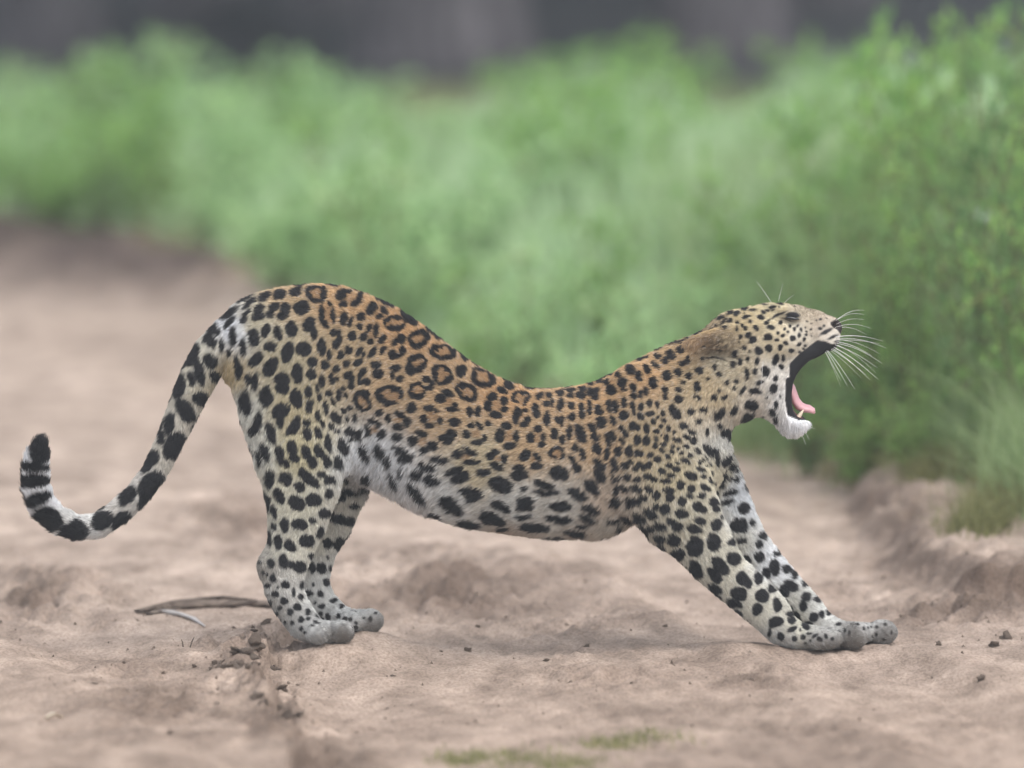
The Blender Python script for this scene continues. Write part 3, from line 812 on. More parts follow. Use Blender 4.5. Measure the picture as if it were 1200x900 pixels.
# tail
chain([(290, 382, 0, 26, 24), (270, 396, 0, 24, 22), (248, 416, 0, 21, 20), (237, 434, 0, 20, 19), (226, 456, 0, 18.5, 18), (212, 487, -1, 16, 16), (197, 521, -2, 13.5, 14),
       (180, 555, -3, 12.5, 13), (160, 581, -3, 12.5, 13), (139, 600, -2, 12.5, 12.5), (115, 616, 0, 12, 12.5), (90, 618, 2, 12, 12), (67, 609, 3, 13, 13),
       (50, 593, 3, 14, 13.5), (42, 572, 2, 13.5, 13.5), (41, 551, 1, 13, 13), (43, 536, 0, 10.5, 10.5), (46, 524, 0, 6.5, 7), (50, 513, 0, 1.8, 2)], 9)
ell(270, 437, -6, 7, 11, 9, 3, 10)
ell(270, 437, 8, 7, 11, 9, 3, 10)

# head
chain([(868, 402, 0, 38, 42), (903, 392, 0, 37, 42), (930, 389, 0, 32.5, 31), (952, 389, 0, 27, 24), (962, 390, 0, 22.5, 21)], 10)
ell(974, 383.5, 0, 14, 12, 12, 6)                                   # nose
ell(968, 400, -11, 15, 14, 13, 6); ell(968, 400, 11, 15, 14, 13, 6)   # whisker pads
for sg in (-1, 1):
    chain([(880, 420, sg * 18, 36, 27), (892, 445, sg * 17, 30, 24), (905, 463, sg * 15, 20, 18), (915, 478, sg * 12, 17, 14), (929, 492, sg * 8, 16, 14)], 10)
    chain([(958, 408, sg * 16, 12, 8), (940, 416, sg * 20, 14, 8), (926, 430, sg * 23, 15, 8), (918, 448, sg * 23, 15, 8), (917, 466, sg * 21, 15, 8), (922, 480, sg * 17, 12, 8), (934, 490, sg * 11, 10, 8)], 5)   # stretched lip
    ell(915, 398, sg * 27, 24, 18, 14, 10, 20)                    # cheek bone
    ell(918, 362, sg * 23, 16, 7, 9, 6, 5)                        # brow
    ell(928, 371, sg * 27, 12, 6, 7, 4, 8)                        # closed eye
    ell(926, 378, sg * 32, 14, 2.6, 4, 3, 10, cut=True)
    chain([(860, 395, sg * 36, 14, 10), (846, 397, sg * 47, 13.5, 7), (828, 400, sg * 54, 12.5, 6), (812, 403, sg * 56, 9.5, 4.5), (798, 404, sg * 54, 3.5, 3.5)], 3)   # ear
    ell(836, 404, sg * 60, 19, 7, 7, 2, -8, cut=True)
    ell(838, 419, sg * 50, 32, 4, 14, 3, 4, cut=True)             # crease under the ear
    ell(978, 382, sg * 8, 6, 2.6, 3.5, 2, -35, cut=True)          # nostril
chain([(845, 455, 0, 42, 40), (872, 462, 0, 28, 34), (900, 470, 0, 16, 26)], 12)   # throat

# the mouth: the gap between the jaws goes right through, the cavity lies between the cheeks
GAP = np.array([(990, 411), (984, 413), (976, 418.5), (962, 420), (950, 421.5), (941, 429), (934, 438), (930.5, 446), (928.5, 458), (928.5, 470), (930, 480), (935, 486.5),
                (946, 489), (962, 486), (1040, 486), (1040, 411)], np.float32)
CAV = np.array([(975, 412), (950, 412), (925, 424), (908, 440), (904, 456), (912, 472), (928, 489), (946, 489), (1000, 480), (1000, 420)], np.float32)
def poly_sdf(U, V, P):
    d = None; inside = np.zeros(np.broadcast(U, V).shape, bool)
    for i in range(len(P)):
        a, b = P[i - 1], P[i]
        e = b - a
        t = np.clip(((U - a[0]) * e[0] + (V - a[1]) * e[1]) / (e @ e), 0, 1)
        x = (U - a[0] - e[0] * t) ** 2 + (V - a[1] - e[1] * t) ** 2
        d = x if d is None else np.minimum(d, x)
        inside ^= ((a[1] > V) != (b[1] > V)) & (U < (b[0] - a[0]) * (V - a[1]) / (b[1] - a[1] + 1e-9) + a[0])
    return np.sqrt(d) * np.where(inside, -1, 1)
sl, (U, V, W) = region((880, 395, -80), (1050, 520, 80))
gap = poly_sdf(U[:, :, 0], V[:, :, 0], GAP)[:, :, None] + 0 * W
FIELD[sl] = -smin(-FIELD[sl], gap, 3.0)
cav = np.maximum(poly_sdf(U[:, :, 0], V[:, :, 0], CAV)[:, :, None], np.abs(W) - np.interp(V[:, :, 0], [420, 450, 480, 490], [15, 15, 10, 8])[:, :, None])
FIELD[sl] = -smin(-FIELD[sl], cav, 3.0)

# soften the joins, then surface nets
def blur(F, n):
    for _ in range(n):
        for ax in range(3):
            G = F.copy()
            a = [slice(None)] * 3; b = [slice(None)] * 3; c = [slice(None)] * 3
            a[ax] = slice(0, -2); b[ax] = slice(1, -1); c[ax] = slice(2, None)
            G[tuple(b)] = 0.25 * F[tuple(a)] + 0.5 * F[tuple(b)] + 0.25 * F[tuple(c)]
            F = G
    return F
hsl = int((880 - U0) / VOX)
soft = blur(FIELD, 4)
lite = blur(FIELD, 1)
mixw = np.zeros((NU, 1, 1), np.float32); mixw[hsl:int((1000 - U0) / VOX)] = 1
vline = np.zeros((1, NV, 1), np.float32); vline[:, :int((525 - V0) / VOX)] = 1
mixw = mixw * vline
mixw = np.maximum(mixw, smooth01((np.arange(NV) * VOX + V0)[None, :, None], 712, 724).astype(np.float32))
FIELD = soft * (1 - mixw) + lite * mixw + 0.9
del soft, lite

def surface_nets(F):
    ins = F < 0
    n0, n1, n2 = F.shape
    c = np.zeros((n0 - 1, n1 - 1, n2 - 1), np.uint8)
    for i in (0, 1):
        for j in (0, 1):
            for k in (0, 1):
                c += ins[i:n0 - 1 + i, j:n1 - 1 + j, k:n2 - 1 + k]
    act = np.argwhere((c > 0) & (c < 8))
    idx = np.full(c.shape, -1, np.int32)
    idx[act[:, 0], act[:, 1], act[:, 2]] = np.arange(len(act))
    acc = np.zeros((len(act), 3)); cnt = np.zeros(len(act))
    corners = [(i, j, k) for i in (0, 1) for j in (0, 1) for k in (0, 1)]
    for A in corners:
        for ax in range(3):
            if A[ax]: continue
            B = list(A); B[ax] = 1
            fa = F[act[:, 0] + A[0], act[:, 1] + A[1], act[:, 2] + A[2]]; fb = F[act[:, 0] + B[0], act[:, 1] + B[1], act[:, 2] + B[2]]
            m = (fa < 0) != (fb < 0)
            t = np.where(m, fa / (fa - fb + 1e-12), 0)
            p = np.array(A, float)[None] + t[:, None] * (np.array(B, float) - np.array(A, float))[None]
            acc[m] += p[m]; cnt[m] += 1
    verts = act + acc / cnt[:, None]
    quads = []
    for ax in range(3):
        s0 = [slice(None)] * 3; s1 = [slice(None)] * 3
        s0[ax] = slice(0, -1); s1[ax] = slice(1, None)
        cr = ins[tuple(s0)] != ins[tuple(s1)]
        e = np.argwhere(cr)
        b, d = [x for x in range(3) if x != ax]
        e = e[(e[:, b] > 0) & (e[:, d] > 0) & (e[:, b] < F.shape[b] - 1) & (e[:, d] < F.shape[d] - 1)]
        def at(ob, od):
            q = e.copy(); q[:, b] -= ob; q[:, d] -= od
            return idx[q[:, 0], q[:, 1], q[:, 2]]
        qd = np.stack([at(1, 1), at(0, 1), at(0, 0), at(1, 0)], 1)
        flip = ins[e[:, 0], e[:, 1], e[:, 2]]
        if ax == 1: flip = ~flip
        qd[flip] = qd[flip][:, ::-1]
        quads.append(qd)
    return verts, np.concatenate(quads)
sv, sq = surface_nets(FIELD)
# drop loose specks: keep the component of the trunk
bv = sv * VOX + np.array([U0, V0, W0])
for _ in range(3):                                        # light smoothing along the surface
    acc = np.zeros_like(bv); cnt = np.zeros(len(bv))
    for i in range(4):
        np.add.at(acc, sq[:, i], bv[sq[:, i - 1]]); np.add.at(cnt, sq[:, i], 1)
        np.add.at(acc, sq[:, i - 1], bv[sq[:, i]]); np.add.at(cnt, sq[:, i - 1], 1)
    bv = bv + 0.35 * (acc / cnt[:, None] - bv)
bw = to_world(bv)
x0, x1, x2, x3 = (bw[sq[:, i]] for i in range(4))
fn = np.cross(x2 - x0, x3 - x1)
vol = (x0 * fn).sum()
if vol < 0:
    sq = sq[:, ::-1]; fn = -fn
farea = np.linalg.norm(fn, axis=1) / 2
vn = np.zeros_like(bw)
for i in range(4): np.add.at(vn, sq[:, i], fn)
vn /= np.linalg.norm(vn, axis=1)[:, None] + 1e-12

# ------------------------------------------------------------------ coat
# spots, with a few painted shade marks, traced from enlarged crops of the photograph: crop origin, enlargement, then "x y a b angle" in crop pixels
# (a, b half axes; a trailing R is a ring with a tan middle, T a tan middle alone)
SPOTS = []
def spots(ox, oy, sc, text):
    for it in text.replace('\n', ' ').split(','):
        f = it.split()
        if not f: continue
        kind = 'E'
        if f[-1] in 'RT': kind = f.pop()
        x, y, a = float(f[0]), float(f[1]), float(f[2])
        b = float(f[3]) if len(f) > 3 else a
        an = float(f[4]) if len(f) > 4 else 0.0
        SPOTS.append((ox + x / sc, oy + y / sc, a / sc, b / sc, math.radians(an), kind))
spots(240, 320, 7.5, """360 235 80 20 -28, 595 140 65 15 -15, 725 113 50 14 -15, 880 93 75 14 -3, 1105 105 85 25 8, 225 365 95 28 -40, 390 283 75 28 -40, 530 225 60 40 -35,
660 203 58 45 -35, 797 180 58 42 -25, 980 200 88 75 0 R, 230 445 75 25 -52, 375 370 50 25 -45, 355 420 42 28 -40, 485 330 50 35 -30, 485 390 50 45 -20, 610 310 45 35 -20, 590 370 35 42 10, 715 325 48 45, 700 380 60 40 -30,
855 320 65 62, 1078 375 118 72 90 R, 265 570 85 33 95, 60 540 110 30 -55, 115 525 40 25 -60, 75 615 50 32 -70, 445 575 80 48 80, 550 520 62 35 -70, 655 540 62 38 80, 770 500 68 50 -85,
920 465 70 50 -70, 960 530 65 35 80, 355 660 75 30 85, 585 662 55 45 -20, 735 705 88 55 -75, 880 675 70 62, 1030 670 75 38 85, 1100 730 45 25 85, 1060 810 38 35, 465 770 75 45 -50, 590 835 85 55 -60,
305 765 35 18 80, 325 840 60 30 75, 950 795 45 45, 60 775 58 60, 150 640 22 60, 230 710 20 35""")
spots(390, 320, 7.5, """70 200 62 42 -50, 95 280 35 30, 120 175 48 20, 235 230 58 28 -75, 190 280 36 30, 145 225 70 55 0 T, 230 155 110 22 22, 445 255 95 28 33, 350 165 70 14 28, 665 395 95 40 42, 880 540 95 32 38, 1080 660 80 28 36,
530 270 80 14 35, 690 380 60 12 40, 335 320 60 42 -70, 445 330 45 24 50, 410 390 42 28 -20, 400 345 40 40 0 T, 540 450 92 74 10 R, 745 590 88 82 0 R, 960 705 104 72 15 R, 95 415 58 35 -80, 155 445 50 20 -70, 245 390 42 38 20,
235 475 28 26, 175 565 42 40, 325 490 40 25 -60, 380 520 60 22 100, 275 570 45 28 -60, 330 615 30 30, 340 550 35 35 0 T, 435 590 45 32 -50, 600 590 38 45, 540 620 40 25 -50, 530 725 35 38, 605 690 28 45, 570 735 30 20,
445 690 45 25 -60, 350 710 60 24 -58, 140 690 35 38, 70 730 25 35, 125 800 35 32, 230 700 45 25 -65, 230 800 45 30 -30, 270 725 20 28, 60 580 70 25 88, 30 640 30 40, 10 530 30 30, 730 800 82 85 0 R, 385 815 50 35, 1155 755 50 28 35""")
spots(260, 430, 7.5, """172 50 75 28 92, 265 120 50 35 60, 318 140 75 28 95, 540 110 62 55, 545 195 55 55, 675 65 85 50 85, 795 75 40 45, 885 130 65 28 80, 970 110 55 27 90, 1010 25 40 35, 1020 110 20 20, 905 5 30 20, 1120 80 42 38,
1140 170 28 38, 240 315 115 48 82, 405 270 98 55 92, 525 400 80 68 -45, 525 490 55 38 95, 660 290 85 55 85, 765 230 55 33 95, 845 200 40 17 90, 862 280 38 25 85, 950 245 35 30, 985 310 40 20 80, 1035 250 55 22 90, 1090 250 40 20 90,
1065 190 20 22, 780 350 55 35 -75, 925 375 55 26 80, 850 440 55 26 90, 890 510 40 20 80, 1075 390 32 24, 1130 360 25 25, 1105 460 30 20 90, 1170 455 45 22 90, 1010 460 60 35 60, 965 530 38 28 60, 1020 575 25 20, 340 480 90 35 95,
305 560 55 35 -60, 445 590 100 38 70, 655 520 85 40 100, 620 560 55 35 -60, 750 495 42 28 70, 758 600 60 38 80, 850 585 55 28 75, 1130 570 45 40, 1130 640 20 15, 400 755 80 35 70, 350 800 80 22 78, 520 780 85 38 80, 580 850 45 30 60,
630 720 60 42 65, 655 805 45 35, 755 760 65 40 65, 800 840 60 38 65, 860 750 65 33 80, 920 830 60 38 65, 940 680 85 30 80, 1060 710 75 50 75, 1020 850 55 38 65""")
spots(410, 430, 7.5, """15 120 85 25 90, 110 70 55 28 -60, 160 140 40 30, 95 140 30 30, 250 65 45 45, 405 15 45 30, 375 80 40 22 90, 440 115 35 30, 520 30 45 30 90, 620 10 30 20, 545 65 30 20, 810 80 94 85 20 R, 970 50 58 42 90,
115 310 92 75 80 R, 355 260 112 88 0 R, 590 215 75 75 0 R, 670 115 40 30 20, 720 160 25 40, 705 195 38 28, 1030 230 106 70 30 R, 550 365 52 45, 695 375 42 32, 765 395 25 18, 650 465 35 30, 705 515 50 25, 800 480 28 35, 735 445 60 50 0 T,
795 290 50 40, 862 245 52 30 25, 930 340 25 20, 900 380 58 25, 860 310 45 40 0 T, 260 410 32 32, 345 455 28 40, 450 425 55 28 20, 510 485 32 45, 430 530 50 28, 435 475 50 35 0 T, 165 550 60 32 80, 205 475 45 25 20, 255 510 28 25, 285 595 42 40, 220 545 40 40 0 T,
925 495 45 40, 1045 405 32 40, 1120 400 32 48, 420 615 45 32, 560 650 45 45, 635 590 55 30 20, 660 730 45 30, 735 695 45 38, 645 655 50 45 0 T, 890 600 50 45 30, 815 620 45 28, 860 655 40 30, 1060 520 35 25, 1135 525 38 25 40, 1025 600 35 35, 1120 665 55 25, 1180 630 25 30, 1110 595 50 45 0 T,
75 600 55 32 60, 10 570 30 40, 135 765 85 40 55, 270 745 75 38 60, 340 825 60 38 60, 445 720 70 30 20, 500 795 68 42, 790 815 80 35 5, 950 765 50 38, 1055 745 70 28 25, 1065 840 70 28, 1020 785 45 40 0 T""")
spots(540, 400, 7.5, """40 160 45 28 30, 185 215 65 28 35, 280 285 70 25 35, 410 320 90 14 32, 625 410 90 25 10, 780 420 35 14, 950 395 70 10 -8, 185 330 110 78 30 R, 415 400 55 32 20, 355 445 50 32 30, 525 505 82 60 -10 R,
270 495 45 35, 240 575 35 55, 300 660 60 28 10, 370 540 32 35, 375 610 32 32, 315 580 60 70 0 T, 690 490 40 25 -30, 770 485 28 25, 745 560 30 28, 795 550 40 18 95, 490 670 75 32 95, 550 620 32 25, 585 700 28 28, 555 740 32 22, 545 670 40 45 0 T,
650 590 38 35, 660 640 35 45, 870 465 32 35, 910 435 22 14, 970 445 38 25, 960 495 40 22, 1065 430 32 30, 1050 485 38 32, 1095 360 40 18 -25, 870 570 60 30 -75, 970 580 35 35, 1058 585 28 40, 1065 660 28 40, 1128 560 20 35, 1135 615 22 45,
755 695 60 35 90, 880 710 45 22 95, 845 700 30 18 90, 975 680 38 40, 243 730 38 25 40, 820 825 55 30 95, 945 815 65 25 92, 1055 830 90 40 65, 395 755 45 35, 340 840 40 55, 490 840 28 48, 425 840 50 60 0 T, 675 780 38 30, 610 850 38 45, 725 850 22 40, 670 850 45 50 0 T""")
spots(420, 530, 7.5, """315 240 80 26 65, 380 170 40 18 85, 600 130 75 38 20, 515 190 50 38, 645 235 75 42 15, 870 150 55 30, 920 190 85 38 25, 810 180 42 28, 890 230 70 40, 1105 180 52 30, 1010 350 95 45 10, 930 335 50 28, 1000 390 60 35,
240 390 110 34 35, 520 350 120 38 48, 825 455 120 58 38, 690 560 90 36 38, 980 610 100 38 12, 70 215 50 40 60""")  # last mark is shade in the flank fold, painted as a dark spot
spots(560, 510, 7.5, """190 35 40 45, 280 100 52 32 -15, 460 40 38 45, 555 90 30 28, 575 30 22 35, 665 20 28 32, 730 50 25 42, 795 20 25 35, 910 30 55 40 50, 1030 30 45 35, 1040 130 60 35 70, 110 195 42 35, 150 155 42 28, 235 215 32 38, 165 280 70 30 20, 175 215 45 40 0 T,
410 180 55 42 -40, 525 195 50 28 55, 515 272 50 30, 485 215 40 35 0 T, 688 165 68 56 0 R, 855 120 32 40, 920 175 55 28 75, 825 220 45 28 60, 865 285 48 38 50, 1055 260 70 35 45, 1065 360 75 38 50, 60 330 52 30, 360 285 50 28, 365 350 75 45, 710 335 85 60 20, 
200 430 105 60 15, 250 440 60 40, 405 468 32 26, 580 430 92 32 18, 600 500 110 25 5, 870 510 95 42 25, 990 455 85 48 42, 205 620 90 35 25, 415 575 80 35 5, 415 625 75 35 5, 720 612 95 42 3, 985 640 80 45 15, 395 705 70 20,
125 725 120 55 22, 710 725 110 35 8, 500 790 130 38 3, 960 720 80 26 20, 915 775 60 18, 860 840 95 28 8, 680 885 100 25 5, 220 820 50 15""")
spots(680, 390, 7.5, """45 435 38 15 -25, 20 500 28 22, 15 560 25 30, 95 455 32 22 -40, 165 400 35 14, 168 430 28 32, 260 375 32 22 -30, 330 380 28 35, 235 445 40 30, 80 530 30 42, 140 520 40 28, 140 570 40 32, 270 515 48 52, 370 450 42 48, 375 500 25 28,
408 285 38 25 -30, 433 345 36 42, 545 195 45 12 -25, 530 245 32 28, 575 230 25 25, 500 395 30 45, 515 420 22 30, 573 340 32 42, 455 500 28 35, 460 570 28 32, 565 530 42 22 80, 520 550 38 22 90, 685 150 45 25 -10, 675 220 32 25, 645 295 25 28, 675 305 22 28,
635 455 40 55, 785 115 28 20, 825 100 30 18 -10, 795 205 40 35 45, 750 255 32 32, 750 390 40 40, 735 515 28 32, 730 575 20 32, 885 165 35 32, 895 280 28 25, 945 255 25 35, 855 355 42 35 50, 945 388 24 32, 895 452 25 18 30, 845 510 32 28, 855 590 42 36,
1040 343 34 34, 1015 480 36 42, 1010 570 32 22 35, 960 700 26 32, 1070 670 30 30, 1025 778 25 25, 1165 565 28 25, 1110 420 14 14, 1170 310 18 25, 800 680 32 38, 840 725 38 45, 600 635 22 35, 525 660 28 35, 525 745 32 35, 605 720 32 25, 668 640 38 18 70,
715 715 18 28, 725 780 25 18 40, 675 755 16 20, 75 630 20 30, 83 695 20 38, 165 690 38 48, 255 655 52 22 90, 305 660 28 52, 375 615 32 50, 450 660 25 40, 462 715 20 35, 375 735 40 45, 278 778 50 28 70, 185 800 40 48, 105 850 55 35 70,
455 825 32 35, 495 840 28 25, 575 850 50 28 85, 640 795 28 24, 700 835 20 18, 765 850 20 30, 810 880 18 18, 895 825 42 30, 965 875 35 25 30, 1180 720 25 35, 1095 870 18 35""")
spots(700, 500, 7.5, """210 25 28 28, 245 65 26 32, 510 50 28 25, 90 130 65 25 80, 130 90 45 28 60, 210 125 42 25 75, 345 120 35 42, 425 130 32 42, 505 115 25 16 30, 550 90 12 12, 595 110 20 35, 505 168 24 28, 575 165 24 20, 680 128 38 20 15, 765 100 42 22 30, 825 140 30 40,
170 225 35 48, 75 245 28 48, 270 225 38 40, 285 180 20 18, 355 235 42 32 25, 458 255 30 32, 520 300 36 32, 562 220 28 20 30, 645 185 20 14, 650 230 28 18 20, 700 200 18 14, 735 242 22 16, 765 180 38 18 35, 610 270 26 18, 810 270 26 20, 870 230 28 16 45,
145 340 60 32 70, 240 350 38 38 40, 290 320 32 20 25, 335 378 32 28, 385 350 45 28 50, 445 345 32 32, 25 355 45 35 45, 30 450 45 50, 625 350 32 26, 688 380 38 26 15, 690 320 24 16, 760 315 50 20 30, 890 320 22 16, 560 408 38 26, 640 435 38 24 5, 430 445 35 32, 485 465 32 26,
255 450 38 32, 345 470 38 28 25, 130 440 60 14 80, 175 455 20 25, 590 485 55 25 5, 815 435 55 35 25, 895 385 42 18 20, 920 450 26 18 20, 980 478 24 30, 165 555 30 45, 230 545 45 28 45, 330 550 55 30 25, 440 555 35 28 30, 510 605 38 38, 400 630 40 28 40, 725 500 38 20, 720 535 32 28,
810 550 30 36, 930 545 48 28 35, 905 615 36 28, 615 570 50 28 5, 628 630 38 40, 800 610 32 18 30, 740 660 42 42, 155 655 50 45, 290 665 48 32 60, 340 660 50 32 45, 505 705 35 30, 585 730 48 48, 870 710 45 45, 920 735 32 36, 1010 670 38 40, 1030 735 30 32, 465 765 68 38 35, 730 770 60 40 10,
375 795 58 32 42, 265 800 68 32 30, 130 805 45 22 10, 935 275 28 10 55, 970 330 22 10 55, 910 295 16 12, 950 355 18 10, 995 418 22 12 65, 1025 500 22 10 70, 1045 585 35 14 65, 1075 800 16 20, 185 865 40 25 40""")
spots(740, 600, 7.5, """35 165 75 42 45, 115 150 60 16 55, 140 230 40 18 75, 165 295 22 20, 170 145 42 28 30, 250 125 55 32 22, 345 90 50 30 10, 385 130 48 45, 590 80 55 34 25, 535 150 65 38 18, 735 118 50 48, 245 230 55 38 15, 370 245 62 48 30, 545 300 85 70 80, 710 265 80 55 80,
865 270 45 36, 260 310 45 35 25, 225 360 20 16, 305 390 30 22, 405 365 60 48 25, 885 415 65 55 40, 1015 430 38 48, 570 500 85 50 70, 770 475 95 52 45, 720 550 80 45 55, 465 500 85 28 42, 970 590 70 50 45, 1010 640 30 35, 1100 585 60 42 80, 735 670 65 32 35, 725 725 95 25 38,
930 715 68 58 40, 900 800 72 32 25, 1140 740 60 55, 1100 850 45 50, 930 880 50 18 25, 950 345 18 25, 775 50 14 20, 950 115 72 65, 965 255 40 22, 1120 290 32 36, 1150 215 38 35, 1125 400 42 45, 1060 95 22 28, 1185 530 30 40""")
spots(820, 500, 7.5, """215 50 55 45, 240 100 35 30, 300 195 25 45, 230 295 60 36 -40, 285 365 38 28 -35, 140 300 25 50, 60 215 70 35 50, 125 230 30 30, 200 412 20 20, 325 405 18 16, 372 440 14 25, 260 465 24 20, 320 470 28 22, 190 525 28 20, 395 540 18 35, 270 580 65 26 -12,
245 662 55 24 -20, 385 715 48 45, 465 845 22 28""")
spots(900, 650, 7.5, """65 445 38 60, 55 590 62 45 -15, 25 290 35 45, 150 415 52 25 65, 185 520 34 25, 195 575 36 32, 262 530 42 24 60, 195 655 45 25 -25, 105 715 34 34, 212 740 22 22, 288 718 26 22, 318 628 45 26 25, 370 605 40 18 15, 268 665 12 14, 355 690 25 10, 400 715 28 14 -35,
440 740 18 22, 490 712 16 18, 552 728 15 18, 605 665 16 10, 655 665 10 12, 695 690 14 18, 360 755 12 10, 315 775 12 8, 15 670 15 40, 65 115 72 42 80, 10 165 25 50, 170 135 40 32, 235 175 32 42, 205 280 65 42 45, 150 325 60 45 55, 335 265 42 30, 340 375 45 38, 312 448 52 36 70, 440 405 32 26,
410 555 36 34, 473 535 26 34, 543 510 30 22 20, 610 525 20 10 20, 625 605 28 16, 790 607 20 10, 845 648 14 18, 885 640 8 10, 920 635 10 12, 965 640 14 12, 960 700 12 14, 925 718 8 8, 1040 615 16 14, 1090 680 12 18, 1025 740 18 14, 80 5 35 20, 165 25 25 30""")
spots(290, 540, 7.5, """215 165 85 36 90, 350 155 60 45, 365 200 35 35, 470 230 52 45 30, 545 150 110 48 45, 655 115 35 30, 720 170 55 42 40, 845 160 30 28, 295 320 75 38 75, 440 370 75 60 35, 585 350 70 55, 715 295 40 48, 190 360 90 28 80, 255 450 65 25 75, 682 458 46 44, 340 570 65 36 90, 465 560 70 48, 580 518 36 26 20,
210 690 75 24 88, 285 720 68 30 85, 385 752 58 42 50, 525 700 65 52 -15, 640 635 48 30 -65, 568 840 40 25 -55, 245 580 40 20 90, 880 280 70 36, 985 255 40 28, 800 300 25 40, 925 395 42 32, 800 515 60 42, 885 530 42 40, 700 725 45 45, 800 730 55 55 -30, 695 850 12 14""")
spots(290, 650, 7.5, """130 68 18 18, 222 75 28 45, 325 65 42 62, 395 85 32 38, 460 105 50 50, 238 200 24 36, 345 260 36 34, 195 272 22 22, 280 290 14 12, 255 352 32 28, 190 355 14 12, 335 408 32 32, 408 332 18 38, 478 272 18 38, 475 380 28 28, 450 460 36 32, 388 497 26 26, 210 430 18 24, 298 465 18 18, 265 510 18 20,
542 500 22 24, 482 568 26 26, 547 560 22 22, 410 592 16 20, 350 600 12 14, 487 648 18 18, 520 678 14 12, 622 590 24 14 30, 590 625 14 8, 615 545 25 8 40, 305 580 10 14, 150 160 14 18, 185 175 14 14, 565 120 30 50, 640 125 42 45, 685 248 32 34, 578 265 14 14, 715 120 14 30, 535 340 36 26, 638 342 30 26,
655 452 28 26, 748 408 30 22, 820 458 24 20, 590 420 14 14, 710 550 26 32, 802 540 20 20, 640 520 20 18, 910 572 16 20, 955 600 12 14, 865 575 12 10, 1025 555 14 10, 1080 570 14 30, 1125 520 14 12""")
spots(780, 340, 10, """750 278 45 25 -50, 820 285 42 32 -20, 645 338 42 22 -40, 685 378 50 18 -60, 750 375 34 24 -25, 920 228 48 16 -5, 1015 193 36 16, 1018 250 40 12, 1060 148 20 8, 1150 170 40 10, 940 322 45 26 -10, 1105 330 40 26 10, 1145 277 26 20 30, 920 270 14 8, 840 385 22 24, 990 380 22 20, 890 422 20 22, 930 455 26 24, 825 460 14 30,
1048 465 34 34, 955 538 32 32, 868 555 18 24, 1010 595 44 42, 910 680 28 38, 800 745 28 36, 960 737 14 20, 945 825 18 28, 1072 718 50 42 -50, 858 845 34 48, 780 885 28 38, 1050 840 28 40, 420 830 20 22, 850 610 10 18, 460 410 65 14 -30, 470 448 45 12 -15, 512 484 46 20 -15, 560 424 22 14, 608 428 20 20, 575 345 30 10 -40, 545 385 22 10 -45, 370 520 72 20 -20, 245 540 45 10 -20, 665 465 14 18""")
spots(890, 340, 10, """140 205 34 16, 215 210 16 8, 150 240 16 10, 88 248 24 18, 45 278 22 22, 75 392 34 24, 125 450 46 30, 105 355 20 12, 240 385 22 26, 80 560 52 40, 343 437 18 22, 272 470 18 18, 205 507 18 18, 258 548 26 20, 318 508 18 14, 398 470 20 22, 434 437 12 14, 480 475 14 26, 530 440 8 10, 385 572 32 30, 455 542 18 26, 533 535 18 18, 540 490 12 14, 600 468 14 10,
188 600 26 20, 300 632 32 24, 232 680 34 32, 90 690 42 38, 450 637 32 20 -30, 510 588 18 18, 530 650 20 14, 600 545 10 8, 362 715 32 28, 510 695 20 14, 455 742 24 16, 175 815 68 36 -70, 272 798 26 38, 245 890 32 20, 715 350 20 14 -30, 790 335 14 6, 715 460 22 16, 755 430 12 14, 600 400 10 8, 660 360 10 8, 550 380 10 8, 780 490 90 16 -33, 850 545 70 14 -25, 910 595 40 12 -10,
220 300 90 14 -27, 380 310 85 32 4, 210 160 60 18 10, 365 170 14 14, 415 190 8 8, 50 170 45 8, 320 355 60 8 20""")
spots(860, 410, 8.571, """50 120 42 30 80, 127 105 16 24, 215 120 24 34, 470 175 26 28, 115 250 58 22 80, 195 220 22 34, 305 220 38 46, 405 290 34 20 -50, 258 332 38 24 -10, 392 388 36 40, 80 408 50 20 -55, 200 415 62 28, 165 550 65 48 15, 320 475 14 16, 455 475 10 20, 415 545 22 38, 385 620 32 36, 418 700 36 20 55, 135 660 75 32 -25, 290 665 20 8, 15 590 20 35""")
spots(760, 420, 10, """760 118 22 30, 810 190 30 26, 980 78 26 28, 900 282 32 28, 1010 272 24 26, 988 350 24 22, 815 375 26 20, 748 455 34 30, 880 450 42 24 -30, 815 640 85 34 -50, 980 600 60 36 -40, 820 775 30 36, 760 20 120 10 5""")  # last mark paints the shade of the crease under the ear
spots(130, 350, 3.6, """350 245 50 25 -65, 345 337 28 14 90, 375 310 60 18 85, 435 325 22 22, 298 375 55 20 -75, 380 420 36 28, 315 470 50 30 70, 252 530 50 18 -80, 218 590 30 14 -80, 265 620 60 35 -60, 340 550 24 14 -70, 170 690 55 24 -60, 165 790 65 35 -55, 270 720 45 14 -60, 80 830 50 22 -50, 220 545 45 8 -75, 330 270 60 8 -60, 265 400 50 8 -75""")
spots(10, 490, 6, """228 215 115 66 100, 185 345 98 36 8, 175 440 98 52 -5, 200 575 95 52 -20, 290 705 110 70 30, 465 790 105 70 -5, 665 720 90 52 -35, 790 720 85 56 -45, 850 550 90 38 -48, 940 600 40 60""")


